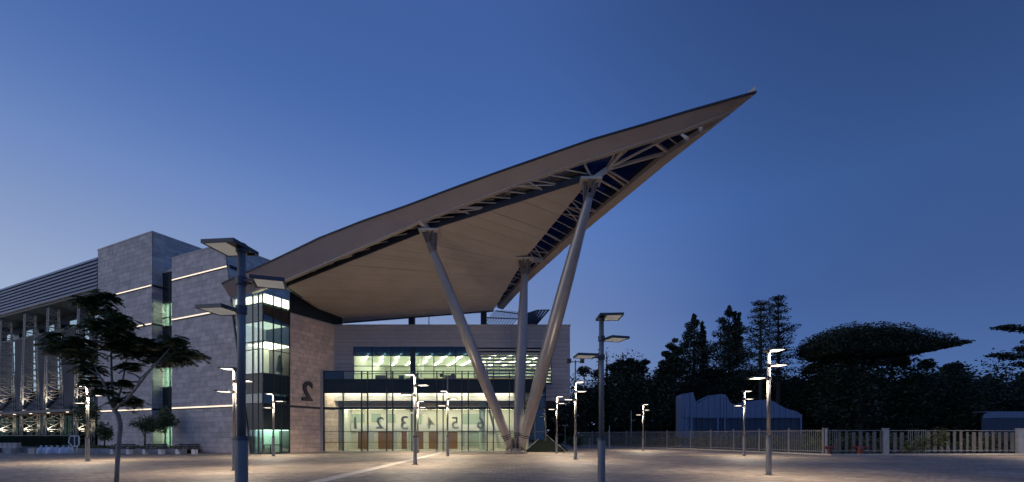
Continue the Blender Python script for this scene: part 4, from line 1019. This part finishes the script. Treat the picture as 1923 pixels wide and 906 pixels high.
broad(1578, 740, 80, 84, 60, 'dark bushy tree filling the space under the umbrella pine on its left', 7500, 40, mt='pine', extra=((1535, 690, 14), (1520, 694, 10), (1512, 700, 8), (1532, 670, 17), (1560, 673, 20), (1596, 676, 22), (1632, 674, 20), (1664, 676, 18), (1690, 680, 16)))
broad(1672, 745, 80, 82, 61, 'dark bushy tree under the right half of the umbrella pine', 5600, 34, mt='broadleaf')
broad(1770, 758, 84, 78, 62, 'dark wide tree between the umbrella pine and the right hand shed', 6000, 36, extra=((1740, 684, 14), (1790, 690, 14)))
broad(1880, 756, 90, 78, 64, 'dark wide tree behind the right hand shed', 6000, 36, mt='conifer')
broad(1502, 762, 46, 74, 63, 'dark tree right of the blue shed', 3600, 24)
# cedar at the right frame edge
Dc = 50; k = Dc / F; cl = []
for px, py, rx, ry in ((1885, 615, 20, 4), (1915, 618, 25, 4.5), (1945, 622, 25, 5), (1875, 667, 22, 4), (1905, 671, 26, 6), (1925, 654, 18, 6), (1950, 665, 40, 12), (1960, 640, 40, 10), (1930, 684, 30, 6), (1985, 620, 40, 14), (2000, 650, 50, 16)):
    cl.append((at(px, py, Dc), (rx * k, 1.2, ry * k), 220 + rx * ry * 1.1))
b = at(1985, 0, Dc); b.z = 0; tpz = at(1985, 600, Dc)
lb = [([b, tpz], [.45, .12])] + [([Vector((b.x, Dc, zat(y + 8, Dc))), at(x, y, Dc)], [.12, .03]) for x, y in ((1870, 615), (1860, 667), (1900, 671), (1915, 654))]
tree('cedar', 'cedar with flat layered branches reaching in from the right frame edge', 'tree', b, cl, .32, 'conifer', 'darkbark', lb, G, flat=.15)

# ---------------------------------------------------------------- sheds beyond the fence
Ds = 57.0
sh = thing('blue_shed', 'pale blue corrugated shed with a stepped curved roofline beyond the fence', 'shed', (at(1390, 0, Ds).x, Ds, 0))
top = [(1280, 743), (1288, 739), (1302, 737), (1303.5, 760), (1312, 757), (1325, 749), (1340, 742), (1355, 740), (1364, 743), (1366, 752), (1375, 759), (1388, 762), (1400, 757), (1420, 752), (1440, 751), (1452, 754), (1466, 763), (1480, 769), (1496, 773), (1503, 779)]
def ty(px):
    for (x0, y0), (x1, y1) in zip(top[:-1], top[1:]):
        if x0 <= px <= x1: return y0 + (y1 - y0) * (px - x0) / (x1 - x0)
    return top[-1][1]
px = 1280.0; i = 0
while px < 1502.5:
    w = 5.58; q = min(px + w, 1503); zl = 3.75; dd = .06 * (i % 2)
    a0, a1 = at(px, ty(px + .01), Ds), at(q - .3, ty(q - .35), Ds)
    MB().hexa([(a0.x, Ds - dd, zl), (a1.x, Ds - dd, zl), (a1.x, Ds + .12, zl), (a0.x, Ds + .12, zl)], [(a0.x, Ds - dd, a0.z), (a1.x, Ds - dd, a1.z), (a1.x, Ds + .12, a1.z), (a0.x, Ds + .12, a0.z)]).build('wall_sheet', 'shed', sh)
    MB().box(a0.x, a1.x, Ds + .14 - dd, Ds + .3, 0, zl - .03).build('base_sheet', 'sheddark' if px > 1297 else 'shed', sh)
    px = q; i += 1
m = MB()
for j in range(len(top) - 1):
    a, b = at(*top[j], Ds), at(*top[j + 1], Ds); up_ = Vector((0, 0, .04)); bk = Vector((0, 2, 0))
    if b.x - a.x > .15: m.add([a + up_, b + up_, b + up_ + bk, a + up_ + bk], [(0, 1, 2, 3)])
m.build('roof', 'shed', sh)
for p in (1297, 1347, 1360, 1503): x = at(p, 0, Ds).x; MB().box(x - .1, x + .1, Ds - .12, Ds - .065, 0, zat(ty(min(p, 1502)), Ds)).build('corner_post', 'shed', sh)
a0 = at(1280, 743, Ds); MB().box(a0.x - .02, a0.x + .08, Ds + .13, Ds + 2.05, 0, a0.z + .05).build('side_wall', 'shed', sh)
x0, x1 = at(1280, 0, Ds).x, at(1503, 0, Ds).x; box('back_wall', 'sheddark', sh, x0, x1, Ds + 1.9, Ds + 2, 0, 4); box('eave_rail', 'sheddark', sh, x0 + 1.2, x1, Ds - .1, Ds - .07, zl - .1, zl)
sh2 = thing('low_shed', 'low blue shed with a rounded corner at the right edge beyond the fence', 'shed', (at(1900, 0, 55).x, 55, 0))
P = lambda px, py: at(px, py, 55)
prof2 = [(1845, 806), (1845, 786), (1849, 778), (1858, 774), (1875, 773)]
for i in range(12):
    a, b = 1875 + i * 9, 1875 + (i + 1) * 9 - .3
    MB().box(P(a, 0).x, P(b, 0).x, 55, 55.1, zat(785, 55), zat(773, 55)).build('wall_sheet', 'shed', sh2); MB().box(P(a, 0).x, P(b, 0).x, 55.06, 55.16, 0, zat(785.3, 55)).build('base_sheet', 'sheddark', sh2)
MB().prism([P(*q) for q in [(1874.7, 785), (1845, 786), (1849, 778), (1858, 774), (1874.7, 773)]], (0, .1, 0)).build('corner_sheet', 'shed', sh2)
MB().box(P(1845, 0).x, P(1874.7, 0).x, 55.06, 55.16, 0, zat(786.3, 55)).build('base_sheet', 'sheddark', sh2)
MB().box(P(1850, 0).x, P(1984, 0).x, 55.17, 56.6, zat(773, 55) - .1, zat(773, 55)).build('roof', 'shed', sh2)

# ---------------------------------------------------------------- fences
def run_points(poly, sp):
    out = []
    for a, b in zip(poly[:-1], poly[1:]):
        a, b = Vector((*a, 0)), Vector((*b, 0)); n = max(1, int((b - a).length / sp))
        for k in range(n): out.append((a.lerp(b, k / n), math.atan2(b.y - a.y, b.x - a.x)))
    return out
FA = [(24.9, 36.2), (19.9, 50.4), (9.6, 66.4)]; FB = [(25.1, 36.2), (31.6, 36.7), (46, 37.8)]
f1 = thing('picket_fence', 'pale metal picket fence running back from the corner to the distant trees', 'fence', (*FA[0], 0))
pk = MB().box(-.016, .016, -.014, .014, .16, 2.02).mesh('picket', 'fence')
for p, a in run_points(FA, .165): put('picket', pk, f1, p - Vector((*FA[0], 0)), (0, 0, a))
def rails(f, poly, zs, mt, w=.05):
    o = Vector((*poly[0], 0))
    for z in zs:
        for a, b in zip(poly[:-1], poly[1:]): MB().bar(Vector((*a, z)), Vector((*b, z)), w, .05).build('rail', mt, f)
rails(f1, FA, (.28, 1.93), 'fence')
ps = MB().box(-.05, .05, -.05, .05, 0, 2.12).mesh('post', 'fence'); pc = MB().box(-.065, .065, -.065, .065, 2.121, 2.15).mesh('post_cap', 'fence')
for p, a in run_points(FA, 2.9):
    q = put('post', ps, f1, p - Vector((*FA[0], 0)), (0, 0, a)); put('post_cap', pc, q)
f2 = thing('board_fence', 'fence of broad pale boards along the right edge behind the kerb', 'fence', (*FB[0], 0))
bm = MB().box(-.14, .14, -.02, .02, .2, 1.86).mesh('fence_board', 'board'); pn = MB().box(-.016, .016, -.014, .014, .16, 2.02).mesh('picket', 'fence')
for i, (p, a) in enumerate(run_points(FB, .56)):
    if i < 2 or 12 <= i <= 14:
        for q in range(3): put('picket', pn, f2, p - Vector((*FB[0], 0)) + Vector((q * .17, q * .013, 0)), (0, 0, a))
    else: put('fence_board', bm, f2, p - Vector((*FB[0], 0)), (0, 0, a + random.uniform(-.01, .01)), (random.uniform(.7, 1.25), 1, random.uniform(.96, 1.02)))
rails(f2, FB, (.32, 1.95), 'fence', .06)
for p, w in ((1550, .1), (1662, .38), (1917, .75)):
    Y = 36.2 + max(0, (p - 1550)) / 373 * 1.2; q = at(p, 0, Y)
    ob = MB().box(q.x - w / 2, q.x + w / 2, Y - .14, Y + .1, 0, 2.08).build('pier', 'concrete', f2); MB().box(q.x - w / 2 - .03, q.x + w / 2 + .03, Y - .17, Y + .13, 2.081, 2.14).build('pier_cap', 'concrete', ob, f2)
# hedges
def hedge(poly, w, h, n, label, mt='hedge', leaf=.2, lump=.9):
    cl = []
    for p, a in run_points(poly, 1.0):
        for q in range(2): cl.append((p + Vector((rng.uniform(-.3, .3), rng.uniform(-.3, .3), h * rng.uniform(.25, .65))), (lump, w, h * .42 * rng.uniform(.6, 1.2)), n))
    b = Vector((*poly[0], 0)); V, Fc = leaves(cl, leaf); o = thing('hedge', label, 'hedge', tuple(b)); put('foliage', leaf_mesh('foliage', mt, V, Fc, b), o)
    m = MB()
    for p, a in run_points(poly, 1.0): m.tube([p, p + Vector((.1, 0, h * .6))], [.04, .02], 5)
    kind(m.build('stems', 'darkbark', o), 'stuff')
hedge([(26.2, 37.6), (21, 51.5), (11, 68)], .6, 1.9, 170, 'clipped dark hedge behind the picket fence')
hedge([(26.5, 37.6), (33, 38.2)], .6, 1.9, 200, 'loose hedge behind the broad board fence, left of the wide pier')
hedge([(32.4, 36.95), (36, 37.2)], .35, 2.2, 300, 'leafy hedge spilling over the board fence right of the wide pier')
hedge([(38.5, 38.4), (46, 39)], .6, 1.9, 200, 'hedge behind the boards at the right edge')
# red hydrants
for px, D, w, lab in ((1556, 35.4, .15, 'slim red hydrant at the fence corner'), (1614, 35.6, .42, 'red hydrant with wide outlets in front of the board fence')):
    p = at(px, 0, D); o = thing('hydrant', lab, 'hydrant', (p.x, D, 0)); r = .10 if w < .2 else .22
    MB(LOC).tube([(0, 0, 0.0), (0, 0, .06), (0, 0, .07), (0, 0, .55), (0, 0, .68), (0, 0, .75)], [r * 1.5, r * 1.5, r, r, r * .8, r * .2], 14).build('barrel', 'red', o, smooth=False)
    MB(LOC).tube([(-w - .1, 0, .6), (w + .1, 0, .6)], [.09, .09], 10).build('outlet', 'red', o)
    for s in (-1, 1): MB(LOC).tube([(s * (w + .1), 0, .6), (s * (w + .17), 0, .6)], [.12, .12], 8).build('outlet_cap', 'red', o)

# ---------------------------------------------------------------- left planter, benches, sacks
pl_ = thing('planter', 'long low concrete planter in front of the stone towers with ground cover', 'planter', (at(250, 0, 39).x, 39, 0))
P0, P1 = at(62, 0, 39.2), at(347, 0, 38.6)
n = 9
for kx in range(n):
    a, b = P0.lerp(P1, kx / n), P0.lerp(P1, (kx + 1) / n - .003); a.z = b.z = 0
    MB().hexa([a, b, b + Vector((0, .3, 0)), a + Vector((0, .3, 0))], [a + Vector((0, 0, .42)), b + Vector((0, 0, .42)), b + Vector((0, .3, .42)), a + Vector((0, .3, .42))]).build('kerb_block', 'concrete', pl_)
A = [P0 + Vector((0, .31, 0)), P1 + Vector((0, .31, 0)), P1 + Vector((-.3, 3.2, 0)), P0 + Vector((0, 4.5, 0))]
for v in A: v.z = .32
MB().add(A, [(0, 1, 2, 3)]).build('soil', 'soil', pl_)
cl = [(P0.lerp(P1, rng.random()) * 1 + Vector((0, rng.uniform(.5, 2.5), 0)), (.6, .5, .25), 60) for _ in range(60)]
cl = [((c.x, c.y, .45), r, q) for c, r, q in cl]; V, Fc = leaves(cl, .16); kind(put('ground_cover', leaf_mesh('ground_cover', 'hedge', V, Fc, (at(250, 0, 39).x, 39, 0)), pl_), 'stuff')
def bench(px, D, lab):
    p = at(px, 0, D); o = thing('bench', lab, 'bench', (p.x, D, 0), R(-4), 'benches along the planter')
    for k in range(4): MB(LOC).box(-.95, .95, -.25 + k * .13, -.14 + k * .13, .43, .48).build('seat_slat', 'darksteel', o)
    for k in range(2): MB(LOC).box(-.95, .95, .27, .31, .58 + k * .15, .70 + k * .15).build('back_slat', 'darksteel', o)
    for s in (-.7, .7): 
        MB(LOC).box(s - .12, s + .12, -.2, .22, 0, .42).build('support', 'white', o); MB(LOC).bar((s, .22, .4), (s, .33, .86), .05).build('back_bracket', 'darksteel', o)
for px, lab in ((228, 'dark slatted bench behind the crooked tree trunk'), (288, 'dark slatted bench below the dark small trees, between the other two'), (350, 'dark slatted bench against the nearer stone tower')): bench(px, 37.6, lab)
for i, px in enumerate((76, 86, 96, 107, 118, 128)):
    D = 37.4 + .15 * (i % 2); p = at(px, 0, D); s = .28 + .04 * (i % 3)
    o = thing('white_sack', 'pale bulging sack on the paving before the planter, %s' % ['leftmost of the row', 'second from the left', 'third from the left', 'fourth from the left', 'fifth from the left', 'rightmost, below the white frame'][i], 'sack', (p.x, D, 0), random.uniform(-.3, .3), 'pale sacks before the planter')
    MB(LOC).tube([(0, 0, 0), (.01, 0, .10), (.04, 0, .30), (-.02, .02, .46), (.04, 0, .56), (.02, 0, .60)], [s * .95, s * 1.08, s * .92, s * .78, s * .42, s * .14], 7).build('bag', 'sack', o, smooth=True)
    MB(LOC).tube([(.03, 0, .58), (.02, 0, .63), (.05, .03, .70)], [.05, .05, .10], 6).build('tied_neck', 'sack', o, smooth=True)
nb_ = thing('notice_board', 'dark board in a rounded white frame standing behind the pale sacks', 'notice board', (at(138, 0, 38.3).x, 38.3, 0))
c = at(138, 0, 38.3).x; pts = [(-.42, .95), (-.34, 1.42), (-.2, 1.5), (.36, 1.5), (.45, 1.4), (.45, .75), (.2, .62), (-.1, .62)]
pp = [Vector((c + x, 38.3, z)) for x, z in pts]
for a, b in zip(pp, pp[1:] + pp[:1]): MB().bar(a, b, .07, .07, up=(0, 1, 0)).build('frame', 'white', nb_)
MB().prism([Vector((c + x * .95, 38.32, 1.05 + (z - 1.05) * .95)) for x, z in pts], (0, .03, 0)).build('panel', 'spandrel', nb_)
MB().bar((c + .1, 38.28, .65), (c + .1, 38.28, 1.47), .05, .05).build('mullion', 'white', nb_)
for s in (-.15, .25): MB().bar((c + s, 38.33, 0), (c + s, 38.33, .62), .06, .06).build('leg', 'white', nb_)
# low walls at the left edge
for i, (a, b, D, h, lab) in enumerate(((-40, 62, 41.5, .42, 'low pale plinth wall at the left edge before the long wing'), (8, 20, 37.8, .4, 'small pale block on the paving at the left edge, left of its dark twin'), (52, 64, 37.8, .42, 'small dark block on the paving left of the pale sacks'))):
    x0, x1 = at(a, 0, D).x, at(b, 0, D).x; o = thing('low_wall' if i == 0 else 'stone_block', lab, 'wall' if i == 0 else 'block', ((x0 + x1) / 2, D, 0))
    MB().box(x0, x1, D, D + .45, 0, h).build('body', 'concrete' if i < 2 else 'numeral', o); MB().box(x0 - .03, x1 + .03, D - .03, D + .48, h + .001, h + .06).build('top_slab', 'concrete' if i < 2 else 'numeral', o)
b = thing('bench', 'pale bench with wooden boxes at the left edge before the long wing', 'bench', (at(18, 0, 41).x, 41, 0))
for k in range(4):
    x = at(4 + k * 9, 0, 41).x; MB().box(x - .19, x + .19, 40.8, 41.2, .49, .88).build('backrest', 'band', b)
x0, x1 = at(-6, 0, 41).x, at(38, 0, 41).x; MB().box(x0, x1, 40.6, 41.2, .49 - .09, .488).build('seat', 'band', b)
for x in (x0 + .2, x1 - .2): MB().box(x - .1, x + .1, 40.65, 41.15, 0, .398).build('support', 'concrete', b)

# ---------------------------------------------------------------- small things on the right of the lobby
tn = thing('dark_tent', 'low dark pitched tent beside the right end of the glass lobby', 'tent', (at(1022, 0, 43.6).x, 43.6, 0))
a, b, pk_ = at(984, 846, 41.8), at(1064, 846, 41.8), at(1022, 815, 43.2); a.z = b.z = .01
c, d = Vector((a.x + .4, 45.5, .01)), Vector((b.x + .6, 45.5, .01)); pk2 = pk_ + Vector((.3, 1.6, 0))
MB().add([a, b, pk_, c, d, pk2], [(0, 1, 2), (1, 4, 5, 2), (4, 3, 5), (3, 0, 2, 5)]).build('fabric', 'tent', tn)
for e_ in (a, b): MB().tube([pk_ + Vector((0, -.03, .03)), e_ + Vector((0, -.05, 0))], [.025, .025], 6).build('edge_rope', 'pole', tn)
MB().tube([Vector((pk_.x, pk_.y, 0)), pk_ + Vector((0, 0, .12))], [.05, .04], 8).build('pole', 'pole', tn)
for px, y0, y1, D, lab in ((1107, 823, 841, 58, 'short pale bollard post left of the right foreground lamp pole'), (1144, 800, 843, 55, 'tall pale thin post right of the right foreground lamp pole'), (1185, 772, 812, 60, 'thin grey post left of the smallest lit lamp')):
    p = at(px, 0, D); o = thing('thin_post', lab, 'post', (p.x, D, 0)); h = zat(y0, D)
    MB(LOC).tube([(0, 0, 0), (0, 0, h)], [.06, .05], 8).build('shaft', 'steelpost', o); MB(LOC).tube([(0, 0, h), (0, 0, h + .08)], [.09, .07], 8).build('cap', 'plate', o)
p = at(1061, 0, 56); o = thing('twin_lamp', 'small twin headed lamp far behind the lit lamps right of the hall', 'street lamp', (p.x, 56, 0)); h = zat(800, 56)
MB(LOC).tube([(0, 0, 0), (0, 0, h)], [.07, .05], 8).build('pole', 'pole', o)
for s in (-1, 1):
    MB(LOC).bar((0, 0, h - .05), (s * .2, 0, h), .04).build('arm', 'pole', o); MB(LOC).box(s * .22 - .1, s * .22 + .1, -.1, .1, h, h + .1).build('lamp_head', 'reflector', o)
sb = thing('shrub', 'pale round shrub behind the lit lamp right of the tent', 'shrub', (at(1075, 0, 58).x, 58, 0)); b0 = Vector((at(1075, 0, 58).x, 58, 0))
V, Fc = leaves(sub((b0.x, 58, .9), (1.5, 1.2, .9), 1500, 14), .2); put('foliage', leaf_mesh('foliage', 'leaf2', V, Fc, b0), sb)
MB().tube([b0, b0 + Vector((0, 0, .8))], [.06, .03], 6).build('stem', 'darkbark', sb)
